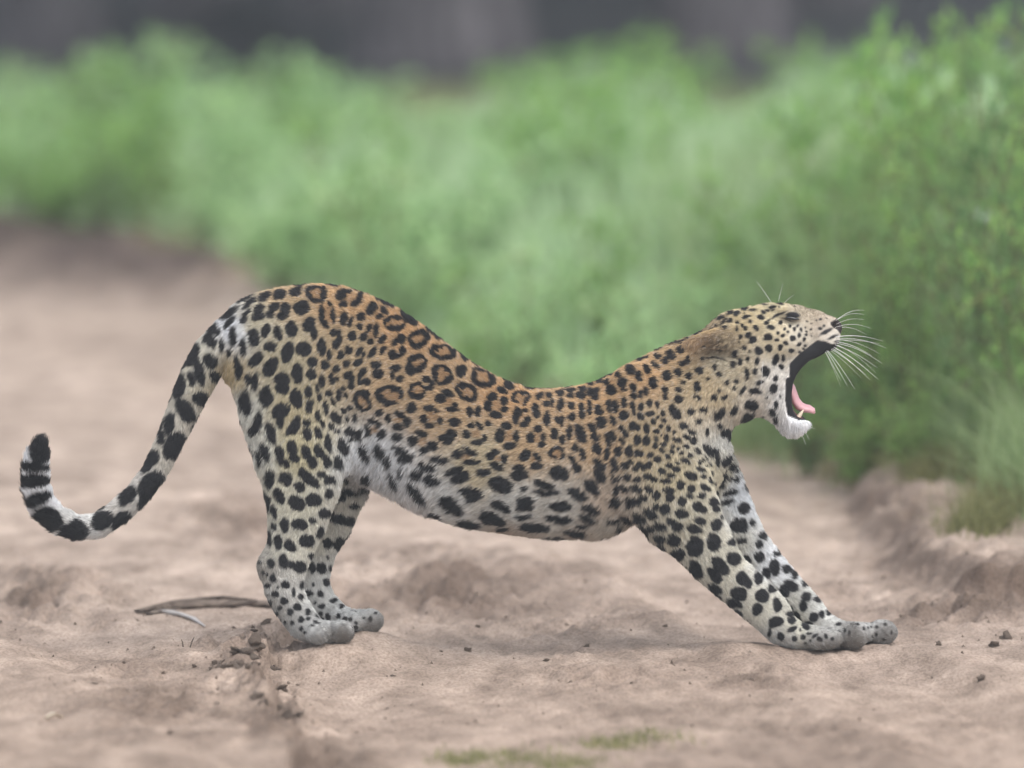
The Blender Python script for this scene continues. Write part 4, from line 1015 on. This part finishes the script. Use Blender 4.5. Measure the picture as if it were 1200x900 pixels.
BASE = [(330, 345, 196, 168, 126), (480, 380, 206, 164, 112), (600, 460, 206, 164, 112), (700, 455, 206, 166, 114), (760, 430, 208, 170, 120), (800, 418, 204, 172, 124),
        (400, 345, 204, 166, 116), (400, 420, 190, 166, 126), (520, 480, 198, 166, 122), (620, 520, 198, 168, 126), (560, 545, 206, 190, 154), (460, 450, 196, 166, 124),
        (330, 420, 192, 180, 146), (340, 480, 196, 182, 142), (350, 530, 204, 194, 154), (300, 380, 200, 190, 160),
        (285, 480, 215, 215, 205), (300, 530, 215, 215, 205),
        (520, 585, 218, 220, 218), (600, 595, 216, 216, 208), (660, 600, 212, 206, 192), (450, 560, 214, 218, 222), (480, 590, 214, 216, 220), (430, 545, 214, 218, 222),
        (600, 626, 192, 170, 148), (680, 625, 190, 172, 150), (705, 590, 206, 178, 146), (715, 610, 200, 190, 170),
        (760, 520, 192, 170, 130), (790, 560, 198, 184, 146), (810, 600, 208, 198, 162), (700, 520, 198, 166, 124), (835, 560, 215, 205, 175),
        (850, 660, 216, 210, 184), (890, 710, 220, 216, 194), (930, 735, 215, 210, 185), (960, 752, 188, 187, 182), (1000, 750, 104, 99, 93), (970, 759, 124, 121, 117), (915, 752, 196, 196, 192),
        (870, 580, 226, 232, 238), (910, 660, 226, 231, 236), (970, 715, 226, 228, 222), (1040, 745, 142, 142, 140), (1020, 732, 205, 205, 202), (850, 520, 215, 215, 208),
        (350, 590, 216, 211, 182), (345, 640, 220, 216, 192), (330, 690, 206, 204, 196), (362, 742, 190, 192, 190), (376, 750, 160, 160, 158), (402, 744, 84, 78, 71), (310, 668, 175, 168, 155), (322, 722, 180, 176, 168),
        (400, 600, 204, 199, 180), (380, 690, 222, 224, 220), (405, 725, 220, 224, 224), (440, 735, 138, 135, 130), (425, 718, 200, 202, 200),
        (900, 360, 218, 204, 164), (870, 372, 212, 192, 146), (910, 400, 222, 208, 172), (905, 440, 232, 228, 220), (915, 470, 228, 226, 222), (885, 470, 226, 216, 200), (955, 366, 166, 150, 126), (945, 372, 176, 162, 138),
        (965, 382, 172, 156, 136), (935, 392, 222, 214, 196), (975, 396, 222, 216, 204), (930, 500, 238, 240, 243), (942, 498, 238, 240, 243), (832, 402, 158, 132, 98), (812, 406, 150, 120, 86), (850, 400, 175, 155, 120), (850, 490, 216, 206, 186),
        (820, 450, 206, 184, 142), (842, 424, 196, 186, 160), (870, 440, 214, 200, 168), (845, 470, 210, 190, 150),
        (240, 425, 208, 204, 188), (200, 500, 204, 198, 184), (150, 600, 208, 202, 192), (55, 565, 236, 238, 242), (35, 520, 236, 238, 242), (90, 620, 225, 225, 222), (277, 388, 230, 234, 240), (268, 440, 200, 178, 128)]
BASE = np.array(BASE, float)
BASEC = np.stack([srgb(*c) for c in BASE[:, 2:]])
BASEC = (BASEC * 0.85 + BASEC.mean(1)[:, None] * 0.15) * 0.97
leg = (smooth01(BASE[:, 1], 555, 600) * 0.35)[:, None]
BASEC = BASEC * (1 - leg) + leg * (BASEC.mean(1)[:, None] * np.array([1.0, 0.985, 0.96]))

def idw(P, ctrl, val, power=4.0, eps=14.0):
    num = np.zeros((len(P), val.shape[1])); den = np.zeros(len(P))
    for c, v in zip(ctrl, val):
        d2 = (P[:, 0] - c[0]) ** 2 + (P[:, 1] - c[1]) ** 2 + eps * eps
        w = d2 ** (-power / 2)
        num += w[:, None] * v[None]; den += w
    return num / den[:, None]

def to_img(P):
    return np.stack([P[:, 0], P[:, 1] - KV * P[:, 2]], 1)

# which surface faces the camera side: depth of the first surface per 2-unit bin
bi = to_img(bv)
ZB = np.full((540, 250), 1e3)
np.minimum.at(ZB, (np.clip((bi[:, 0] / 2).astype(int), 0, 539), np.clip(((bi[:, 1] - 310) / 2).astype(int), 0, 249)), bv[:, 2])
def first_depth(u, v):
    i, j = int(u / 2), int((v - 310) / 2)
    for r in range(0, 8):
        b = ZB[max(0, i - r):i + r + 1, max(0, j - r):j + r + 1]
        if b.size and b.min() < 900: return b.min()
    return 0.0

LIPS = [np.array([(924, 427), (935, 416), (950, 404), (957, 399), (966, 400), (974, 403.5), (984, 403), (990, 412), (975, 421), (951, 424), (939, 433), (931, 446), (924, 444)], float),
        np.array([(919.5, 443), (932, 443), (931, 460), (932, 480), (948, 487), (945, 491), (932, 491.5), (922, 487), (919, 470)], float)]
NOSE = np.array([(973, 378), (980, 374), (992, 373), (994, 394), (986, 393), (981, 387), (973, 381)], float)

DARK = np.array([0.016, 0.015, 0.018])
TAN = srgb(172, 140, 104)
hidden_spots = []

def make_hidden_spots():
    """dart throwing over the surface the photograph does not show (far flank, far sides of the legs)"""
    i = np.clip((bi[:, 0] / 2).astype(int), 0, 539); j = np.clip(((bi[:, 1] - 310) / 2).astype(int), 0, 249)
    hid = np.where(bv[:, 2] > ZB[i, j] + 9)[0]
    hid = hid[(bv[hid, 0] < 905) | (bv[hid, 1] > 520)]
    r2 = np.random.default_rng(5)
    pick = r2.permutation(hid)[:9000]
    out = np.zeros((0, 4))
    for p in bv[pick]:
        base = 9.5 if p[0] < 620 else 7.0
        if p[1] > 660: base = 4.5
        if p[0] > 850 and p[1] < 500: base = 4.0
        r = base * (0.75 + 0.5 * r2.random())
        if len(out):
            d = np.sqrt(((out[:, :3] - p) ** 2).sum(1))
            if (d < (out[:, 3] + r) * 1.22 + 1.0).any(): continue
        out = np.vstack([out, [*p, r]])
    return out

def bare_masks(P, I):
    """hairless skin: lips, nose, inside of the mouth"""
    bare = np.zeros(len(P))
    hd = np.where((P[:, 0] > 890) & (P[:, 1] < 530))[0]
    for L in LIPS:
        d = poly_sdf(I[hd, 0], I[hd, 1], L)
        bare[hd] = np.maximum(bare[hd], 1 - smooth01(d, -0.8, 0.8))
    sdc = poly_sdf(I[hd, 0], I[hd, 1], CAV)
    inm = (np.abs(P[hd, 2]) < 20.5) & (sdc < 3.5) & (I[hd, 0] > 900)
    bare[hd] = np.maximum(bare[hd], inm)
    nb = 1 - smooth01(poly_sdf(I[hd, 0], I[hd, 1], NOSE), -0.8, 0.8)
    bare[hd] = np.maximum(bare[hd], nb)
    return bare, hd, nb, inm, sdc

def coat_bare(P):
    return bare_masks(P, to_img(P))[0]

def coat(P, seed=0):
    """P in (u, v, w): returns rgb and a bareness mask (lips, nose)"""
    I = to_img(P)
    warp = np.stack([fbm(I[:, 0] / 9, I[:, 1] / 9, 2, 40) * 1.3, fbm(I[:, 0] / 9, I[:, 1] / 9, 2, 50) * 1.3], 1)
    Iw = I + warp
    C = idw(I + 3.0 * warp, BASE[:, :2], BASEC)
    dorsal = smooth01(np.abs(P[:, 2]), 0, 60)
    C *= (1 + 0.10 * fbm(I[:, 0] / 5, I[:, 1] / 3, 2, 70))[:, None]
    order = np.argsort(Iw[:, 0]); us = Iw[order, 0]
    mid = np.zeros(len(P)); dark = np.zeros(len(P))
    for (x, y, a, b, an, kind) in SPOTS:
        gr_ = 1.06 if x > 175 else 0.97
        a, b = a * gr_ + 0.2, b * gr_ + 0.2
        z = first_depth(x, y)
        m = max(a, b) + 3
        lo, hi = np.searchsorted(us, x - m), np.searchsorted(us, x + m)
        ii = order[lo:hi]
        dx, dy = Iw[ii, 0] - x, Iw[ii, 1] - y
        c, s = math.cos(an), math.sin(an)
        p, q_ = (dx * c + dy * s), (-dx * s + dy * c)
        aa = max(a, b)
        dz = np.maximum(0, np.abs(P[ii, 2] - z) - 1.0 * aa - 2) / (0.9 * aa)
        if x < 232: dz = dz * 0.35                   # tail bands run right round
        q = np.sqrt((p / a) ** 2 + (q_ / b) ** 2 + dz * dz)
        edge = 0.9 / min(a, b)
        cov = 1 - smooth01(q, 1 - edge, 1 + edge)
        if kind == 'T':
            mid[ii] = np.maximum(mid[ii], 0.8 * (1 - smooth01(q, 0.5, 1.05)))
            continue
        if kind == 'R':
            ang = np.arctan2(q_ / b, p / a)
            gapn = vnoise(ang * 1.1 + x, np.full(len(ii), y), 3)
            q = q * (1 + 0.10 * vnoise(ang * 1.9 + 2 * x, np.full(len(ii), y * 3), 6))
            cov = 1 - smooth01(q, 1 - edge, 1 + edge)
            inner = 0.47 + 0.24 * vnoise(ang * 1.4 + y, np.full(len(ii), x), 4) + 1.3 * np.clip(gapn - 0.45, 0, 1)
            ring = smooth01(q, inner - 0.12, inner + 0.08)
            mid[ii] = np.maximum(mid[ii], 0.9 * (1 - smooth01(q, 0.6, 0.95)))
            cov = cov * ring
        dark[ii] = np.maximum(dark[ii], cov)
    hs = hidden_spots[0]
    o2 = np.argsort(P[:, 0]); u2 = P[o2, 0]
    for x, y, z, r in hs:
        lo, hi = np.searchsorted(u2, x - r * 1.4), np.searchsorted(u2, x + r * 1.4)
        ii = o2[lo:hi]
        d = np.sqrt((P[ii, 0] - x) ** 2 + (P[ii, 1] - y) ** 2 + (P[ii, 2] - z) ** 2) / r
        dark[ii] = np.maximum(dark[ii], 1 - smooth01(d + 0.3 * warp[ii, 0] / 1.3, 0.85, 1.1))
    C = C * (1 - mid[:, None]) + TAN * mid[:, None]
    dark = np.clip(dark, 0, 1)
    C = C * (1 - dark[:, None]) + DARK * dark[:, None]
    # dust on the toes and soles
    dust = np.zeros(len(P))
    for du, dv_, a, b, k in ((403, 744, 16, 15, 0.75), (372, 752, 20, 8, 0.5), (436, 734, 18, 12, 0.6), (1001, 751, 17, 15, 0.75), (965, 757, 34, 8, 0.6), (1040, 744, 20, 14, 0.6), (306, 668, 8, 16, 0.35), (322, 718, 10, 26, 0.3)):
        dust = np.maximum(dust, k * np.exp(-(((I[:, 0] - du) / a) ** 2 + ((I[:, 1] - dv_) / b) ** 2)))
    dust = (dust * (0.85 + 0.3 * vnoise(I[:, 0] / 3, I[:, 1] / 3, 12)))[:, None]
    C = C * (1 - dust) + srgb(98, 90, 82) * dust
    # ear: mottled dark and pale
    ear = np.exp(-(((I[:, 0] - 842) / 14) ** 2 + ((I[:, 1] - 404) / 9) ** 2)) * (P[:, 2] < -20)
    en = vnoise(I[:, 0] / 2.2, I[:, 1] / 2.2, 9)
    C = C * (1 - 0.7 * ear * (en > 0.0))[:, None]
    rim = np.exp(-((I[:, 1] - np.interp(I[:, 0], [796, 813, 836, 846], [400, 395, 388, 383])) / 2.2) ** 2) * ((I[:, 0] > 797) & (I[:, 0] < 846) & (P[:, 2] < -30))
    C = C * (1 - 0.7 * rim[:, None]) + 0.7 * rim[:, None] * srgb(206, 180, 136)
    bare, hd, nb, inm, sdc = bare_masks(P, I)
    lipc = np.array([0.010, 0.010, 0.012])
    C = C * (1 - bare[:, None]) + lipc * bare[:, None]
    nn = np.zeros(len(P)); nn[hd] = nb
    C = C * (1 - nn[:, None]) + np.array([0.03, 0.022, 0.022]) * nn[:, None]
    deep = np.zeros(len(P)); deep[hd] = inm & (I[hd, 0] < 940) & (sdc < 1.5) & (np.abs(P[hd, 2]) < 15)
    C = C * (1 - deep[:, None]) + np.array([0.28, 0.10, 0.09]) * deep[:, None]
    return np.clip(C, 0.004, 0.9), bare

hidden_spots.append(make_hidden_spots())
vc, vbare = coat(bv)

leo = empty('leopard', (0, 0, 0))
tag(leo, 'spotted leopard stretching with chest low and yawning wide on the dirt track', 'leopard')
m_skin, bs = principled('leopard skin', rough=0.6, spec=0.25)
at = m_skin.node_tree.nodes.new('ShaderNodeAttribute'); at.attribute_name = 'coat'
m_skin.node_tree.links.new(at.outputs['Color'], bs.inputs['Base Color'])
body = mesh_obj('body', bw, sq, m_skin, leo)
ca = body.data.attributes.new('coat', 'FLOAT_COLOR', 'POINT')
ca.data.foreach_set('color', np.concatenate([vc, np.ones((len(vc), 1))], 1).astype(np.float32).ravel())

# ------------------------------------------------------------------ fur
FLOW = [(975, 370, -1, -0.05, 3), (940, 365, -1, 0.05, 3.5), (900, 360, -1, 0.1, 5), (870, 370, -1, 0.25, 7), (930, 395, -1, 0.5, 4), (970, 395, -0.5, 0.9, 3), (905, 420, -0.9, 0.6, 6), (900, 460, -0.7, 0.8, 8), (930, 500, -0.1, 1, 13), (940, 505, 0.35, 1, 13),
        (860, 430, -1, 0.4, 9), (830, 400, -0.9, 0.35, 8), (812, 412, -0.3, 1, 10), (840, 470, -0.6, 0.9, 11), (860, 500, -0.2, 1, 12), (800, 430, -1, 0.25, 10), (760, 440, -1, 0.2, 10), (700, 460, -1, 0.15, 9), (650, 465, -1, 0.05, 9), (600, 465, -1, 0, 9), (540, 440, -1, -0.2, 9),
        (480, 390, -1, -0.3, 9), (430, 350, -1, -0.15, 9), (380, 340, -1, 0.1, 9), (320, 350, -1, 0.4, 9), (285, 380, -0.8, 0.7, 10), (600, 530, -1, 0.2, 10), (500, 480, -1, 0.15, 10), (420, 430, -0.8, 0.5, 9), (350, 430, -0.6, 0.9, 9), (340, 500, -0.4, 1, 10), (290, 490, -0.55, 1, 15), (300, 540, -0.4, 1, 14),
        (450, 560, -0.55, 0.9, 19), (480, 595, -0.4, 0.9, 19), (540, 590, -0.9, 0.5, 15), (620, 600, -1, 0.25, 13), (680, 610, -0.9, 0.4, 14), (600, 627, -1, 0.2, 9), (710, 610, -0.6, 0.8, 18), (705, 560, -0.8, 0.6, 12),
        (760, 500, -0.7, 0.8, 8), (790, 560, -0.2, 1, 8), (830, 580, 0.3, 1, 8), (820, 630, 0.5, 0.8, 8), (770, 620, 0.3, 0.9, 11), (860, 680, 0.7, 0.75, 7), (900, 715, 0.7, 0.6, 6), (940, 740, 0.9, 0.3, 5), (1000, 745, 1, 0.3, 4), (915, 755, 0.8, 0.4, 6),
        (875, 560, 0.35, 1, 11), (890, 620, 0.5, 0.9, 10), (940, 690, 0.7, 0.7, 8), (1000, 735, 1, 0.3, 5), (1040, 740, 1, 0.3, 4),
        (355, 560, -0.3, 1, 8), (350, 610, -0.35, 1, 8), (340, 640, -0.4, 1, 7), (333, 680, 0.1, 1, 7), (345, 715, 0.6, 0.8, 6), (375, 735, 1, 0.4, 5), (405, 740, 1, 0.4, 4), (390, 600, -0.2, 1, 8), (370, 670, 0.1, 1, 7), (400, 720, 1, 0.5, 6), (435, 728, 1, 0.3, 4),
        (262, 405, -0.6, 1, 11), (235, 440, -0.45, 1, 11), (210, 490, -0.4, 1, 11), (185, 550, -0.5, 0.9, 11), (150, 592, -0.8, 0.6, 11), (110, 615, -1, 0.2, 12), (75, 612, -0.9, -0.35, 13), (50, 590, -0.5, -0.9, 14), (41, 560, 0.05, -1, 15), (45, 525, 0.3, -1, 18)]
FLOW = np.array(FLOW, float)
NH = 430000
tri_a = farea.copy()
face_c = bv[sq].mean(1)
fi_ = np.clip((to_img(face_c)[:, 0] / 2).astype(int), 0, 539); fj_ = np.clip(((to_img(face_c)[:, 1] - 310) / 2).astype(int), 0, 249)
hidf = face_c[:, 2] > ZB[fi_, fj_] + 14
dens = np.where(hidf, 0.35, 1.0)
headf = (face_c[:, 0] > 820) & (face_c[:, 1] < 515)
dens = dens * np.where(headf, 1.7, 1.0)
small = (face_c[:, 1] > 700) | (face_c[:, 0] < 240)
dens = dens * np.where(small, 1.4, 1.0)
pr = farea * dens; pr /= pr.sum()
hr = np.random.default_rng(3)
fsel = hr.choice(len(sq), NH, p=pr)
a_, b_ = hr.random(NH)[:, None], hr.random(NH)[:, None]
def bil(A):
    q = A[sq[fsel]]
    return (q[:, 0] * (1 - a_) + q[:, 1] * a_) * (1 - b_) + (q[:, 3] * (1 - a_) + q[:, 2] * a_) * b_
root = bil(bw); rootp = bil(bv); nrm = bil(vn); nrm /= np.linalg.norm(nrm, axis=1)[:, None]
fl = idw(to_img(rootp), FLOW[:, :2], FLOW[:, 2:5], 4.0, 10.0)
tng = np.stack([fl[:, 0], fl[:, 1], 0 * fl[:, 0]], 1)
npx = np.stack([nrm[:, 0], -nrm[:, 2], nrm[:, 1]], 1)
tng -= npx * (tng * npx).sum(1)[:, None]
tng /= np.linalg.norm(tng, axis=1)[:, None] + 1e-6
hc, hb = coat(rootp + tng * (fl[:, 2] * 0.00112 / S * 0.55)[:, None])
hb = np.maximum(hb, coat_bare(rootp))
keep = hb < 0.5
root, rootp, nrm, hc, fl = root[keep], rootp[keep], nrm[keep], hc[keep], fl[keep]
n = len(root)
cl = vnoise(rootp[:, 0] / 3.0, rootp[:, 1] / 3.0, 21); cl2 = vnoise(rootp[:, 0] / 3.0, rootp[:, 1] / 3.0, 22)
dirv = np.stack([fl[:, 0] + 0.16 * cl, hr.normal(0, 0.12, n), -fl[:, 1] + 0.16 * cl2], 1)
dirv -= nrm * (dirv * nrm).sum(1)[:, None]
dirv /= np.linalg.norm(dirv, axis=1)[:, None] + 1e-6
dirv += hr.normal(0, 0.10, (n, 3))
leng = fl[:, 2] * 0.00112 * (0.7 + 0.6 * hr.random(n)) * (1 + 0.15 * cl)
lift = (0.34 + 0.22 * hr.random(n))[:, None]
d0 = dirv * (1 - lift) + nrm * lift * 1.5
d0 /= np.linalg.norm(d0, axis=1)[:, None]
d1 = dirv * (1 - 0.45 * lift) + nrm * lift * 0.45
d1 /= np.linalg.norm(d1, axis=1)[:, None]
d1[:, 2] -= 0.12
pts = np.empty((n, 4, 3), np.float32)
pts[:, 0] = root - nrm * 0.0012
pts[:, 1] = pts[:, 0] + d0 * (leng * 0.38)[:, None]
pts[:, 2] = pts[:, 1] + (0.5 * d0 + 0.5 * d1) * (leng * 0.34)[:, None]
pts[:, 3] = pts[:, 2] + d1 * (leng * 0.34)[:, None]
rad = np.empty((n, 4), np.float32)
rr = 0.00042 * (0.8 + 0.4 * hr.random(n)) * np.clip(leng / 0.009, 0.6, 1.25)
rad[:, 0] = rr; rad[:, 1] = rr; rad[:, 2] = rr * 0.7; rad[:, 3] = rr * 0.12
hcol = hc * (0.76 + 0.44 * hr.random(n) + 0.16 * vnoise(rootp[:, 0] / 1.6, rootp[:, 1] / 1.6, 25))[:, None]
white = (hr.random(n) < 0.05)[:, None]
hcol = np.where(white & (hc.mean(1)[:, None] > 0.1), hcol * 0.6 + 0.3, hcol)
cu = bpy.data.hair_curves.new('fur')
cu.add_curves([4] * n)
cu.points.foreach_set('position', pts.ravel())
ra = cu.attributes.get('radius') or cu.attributes.new('radius', 'FLOAT', 'POINT')
ra.data.foreach_set('value', rad.ravel())
cc = cu.attributes.new('coat', 'FLOAT_COLOR', 'CURVE')
cc.data.foreach_set('color', np.concatenate([hcol, np.ones((n, 1))], 1).astype(np.float32).ravel())
m_fur, bf = principled('leopard fur', rough=0.55, spec=0.3)
at = m_fur.node_tree.nodes.new('ShaderNodeAttribute'); at.attribute_name = 'coat'
m_fur.node_tree.links.new(at.outputs['Color'], bf.inputs['Base Color'])
cu.materials.append(m_fur)
fur = link(bpy.data.objects.new('fur', cu), leo)
fur['kind'] = 'stuff'

# ------------------------------------------------------------------ tongue, teeth, eyes, whiskers
def sweep(name, path, shape, material, parent, closed_ends=True):
    """path (n,3) world, shape(i) -> (k,2) offsets in (normal, side); returns a tube"""
    path = np.asarray(path, float); N = len(path)
    T = np.gradient(path, axis=0); T /= np.linalg.norm(T, axis=1)[:, None]
    V_, F_ = [], []
    for i in range(N):
        side = np.array([0, 1.0, 0]); side -= T[i] * (T[i] @ side); side /= np.linalg.norm(side) + 1e-9
        nor = np.cross(side, T[i])
        sh = shape(i)
        V_.append(path[i] + sh[:, :1] * nor + sh[:, 1:] * side)
    K = len(V_[0])
    for i in range(N - 1):
        for j in range(K):
            F_.append((i * K + j, i * K + (j + 1) % K, (i + 1) * K + (j + 1) % K, (i + 1) * K + j))
    V_ = np.concatenate(V_)
    V_ = np.vstack([V_, path[0], path[-1]])
    a, b = len(V_) - 2, len(V_) - 1
    for j in range(K):
        F_.append((a, (j + 1) % K, j, j)); F_.append((b, (N - 1) * K + j, (N - 1) * K + (j + 1) % K, (N - 1) * K + (j + 1) % K))
    me = bpy.data.meshes.new(name)
    me.from_pydata([tuple(v) for v in V_], [], [tuple(dict.fromkeys(f)) for f in F_])
    me.validate(); me.update()
    for p in me.polygons: p.use_smooth = True
    me.materials.append(material)
    return link(bpy.data.objects.new(name, me), parent)

def leo_pt(u, v, w=0.0):
    return to_world(np.array([[u, v + KV * w, w]], float))[0]

m_tongue, bt = principled('tongue', srgb(206, 158, 164), 0.32, 0.5)
bt.inputs['Subsurface Weight'].default_value = 0.15
bt.inputs['Subsurface Radius'].default_value = (0.01, 0.004, 0.004)
tp = np.array([(915, 440), (921, 447), (926, 455), (928.5, 463), (931, 470.5), (936, 477), (942, 480), (947.5, 480.5), (951.5, 482.5), (953, 485)], float)
tp = np.repeat(tp, 1, 0)
th = np.array([6, 7, 7.5, 8, 8.5, 9, 8.5, 7.5, 6, 2.5]); tw = np.array([10, 11, 12, 12, 11, 10, 10, 10.5, 9.5, 5])
ang = np.linspace(0, 2 * math.pi, 20, endpoint=False)
def tsh(i):
    x = np.sin(ang) * tw[i]; y = np.cos(ang) * th[i] * 0.62
    y = y + 0.012 * x * x - 1.6
    return np.stack([y, x], 1) * S
sweep('tongue', [leo_pt(u, v) for u, v in tp], tsh, m_tongue, leo)

m_tooth, _ = principled('tooth', srgb(226, 214, 190), 0.3, 0.5)
def tooth(u0, v0, u1, v1, w, r):
    P = [leo_pt(u0 + (u1 - u0) * t, v0 + (v1 - v0) * t, w) for t in (0, 0.3, 0.6, 0.85, 1)]
    rs = [r, r * 0.92, r * 0.68, r * 0.36, r * 0.08]
    a8 = np.linspace(0, 2 * math.pi, 10, endpoint=False)
    sweep('tooth', P, lambda i: np.stack([np.cos(a8), np.sin(a8)], 1) * rs[i] * S, m_tooth, leo)
for sg in (-1, 1):
    tooth(934, 491, 941.5, 480, sg * 10.5, 2.8)         # lower canines
    tooth(962, 402, 957, 413, sg * 10.5, 2.6)           # upper canines, behind the lip
    tooth(917, 480, 921, 475, sg * 8, 2.6)
    tooth(912, 470, 917, 465, sg * 10, 2.6)
    tooth(942, 405, 940, 412, sg * 11, 2.8)

m_eye, _ = principled('eye', (0.012, 0.012, 0.014), 0.15, 0.6)
for sg in (-1, 1):
    a8 = np.linspace(0, 2 * math.pi, 12, endpoint=False)
    P = [leo_pt(u, v, 0) for u, v in ((918, 370.5), (921, 369.5), (926, 370), (931, 371), (936, 371.5))]
    near = bv[(np.abs(bi[:, 0] - 927) < 9) & (np.abs(bv[:, 1] - 371) < 4) & (np.sign(bv[:, 2]) == sg)]
    wy = (np.abs(near[:, 2]).max() if len(near) else 30) * sg
    P = [p + np.array([0, wy * S, 0]) for p in P]
    rs = [0.3, 2.0, 3.0, 2.6, 0.8]
    sweep('eye', P, lambda i: np.stack([np.cos(a8) * rs[i] * 0.7, np.sin(a8) * rs[i] * 0.8], 1) * S, m_eye, leo)

m_wh, _ = principled('whisker', (0.82, 0.82, 0.8), 0.4, 0.4)
WH = [(979, 376, 1011, 370, -7), (980, 380, 1010, 376, -5), (978, 384, 1019, 386, -7), (976, 395, 1033, 401, -6), (977, 397, 1037, 409, -7), (975, 399, 1028, 404, -3), (977, 402, 1032, 427, -7), (974, 403, 1026, 432, -5),
      (973, 405, 1027, 446, -5), (970, 405, 1018, 446, -4), (968, 406, 1013, 440, -3), (966, 407, 1000, 457, -4), (965, 406, 991, 453, -2), (963, 406, 984, 447, -1), (977, 400, 1020, 418, -5), (975, 396, 1014, 396, -3)]
wr_ = np.random.default_rng(8)
a6 = np.linspace(0, 2 * math.pi, 5, endpoint=False)
def whisker(u0, v0, u1, v1, bow, w0, w1, r):
    P = []
    for t in np.linspace(0, 1, 9):
        u = u0 + (u1 - u0) * t; v = v0 + (v1 - v0) * t + bow * math.sin(math.pi * t) * 0.6
        P.append(leo_pt(u, v, w0 + (w1 - w0) * t))
    rs = [r * (1 - 0.75 * t) for t in np.linspace(0, 1, 9)]
    sweep('whisker', P, lambda i: np.stack([np.cos(a6), np.sin(a6)], 1) * rs[i], m_wh, leo)
for i, (u0, v0, u1, v1, bow) in enumerate(WH):
    whisker(u0, v0, u1, v1, bow, -15, -40 - 25 * wr_.random(), 0.0006)
    if i % 2 == 0:
        whisker(u0, v0, u1 - 6 + 10 * wr_.random(), v1 + 6 * wr_.normal(), bow, 15, 45 + 25 * wr_.random(), 0.0005)
for (u0, v0, u1, v1) in ((903, 354, 886, 330), (912, 353, 917, 333), (919, 355, 930, 346), (944, 500, 955, 503), (942, 505, 948, 516), (938, 507, 944, 522), (893, 425, 890, 458)):
    whisker(u0, v0, u1, v1, -1, -10 if v0 < 420 or v0 > 480 else -50, -16 if v0 < 420 or v0 > 480 else -56, 0.0005)


# ================================================================== the dusty air
HAZE = 0.0027
mh = bpy.data.materials.new('haze'); mh.use_nodes = True
nt = mh.node_tree; nt.nodes.clear()
ho = nd(nt, 'ShaderNodeOutputMaterial'); hv = nd(nt, 'ShaderNodeVolumePrincipled')
hv.inputs['Color'].default_value = (0.82, 0.88, 0.92, 1); hv.inputs['Density'].default_value = HAZE; hv.inputs['Anisotropy'].default_value = 0.2
nt.links.new(hv.outputs[0], ho.inputs['Volume'])
x0, x1, y0, y1, z0, z1 = gx[0] - 3, gx[-1] + 3, gy[0] - 3, gy[-1] + 3, float(ZZ.min()) - 1.0, 13.0
hz = mesh_obj('haze', [(x, y, z) for z in (z0, z1) for y in (y0, y1) for x in (x0, x1)], [(0, 2, 3, 1), (4, 5, 7, 6), (0, 1, 5, 4), (2, 6, 7, 3), (0, 4, 6, 2), (1, 3, 7, 5)], mh, smooth=False)
tag(hz, 'thin pale dusty haze hanging over the track and thicket', 'haze', kind='stuff')
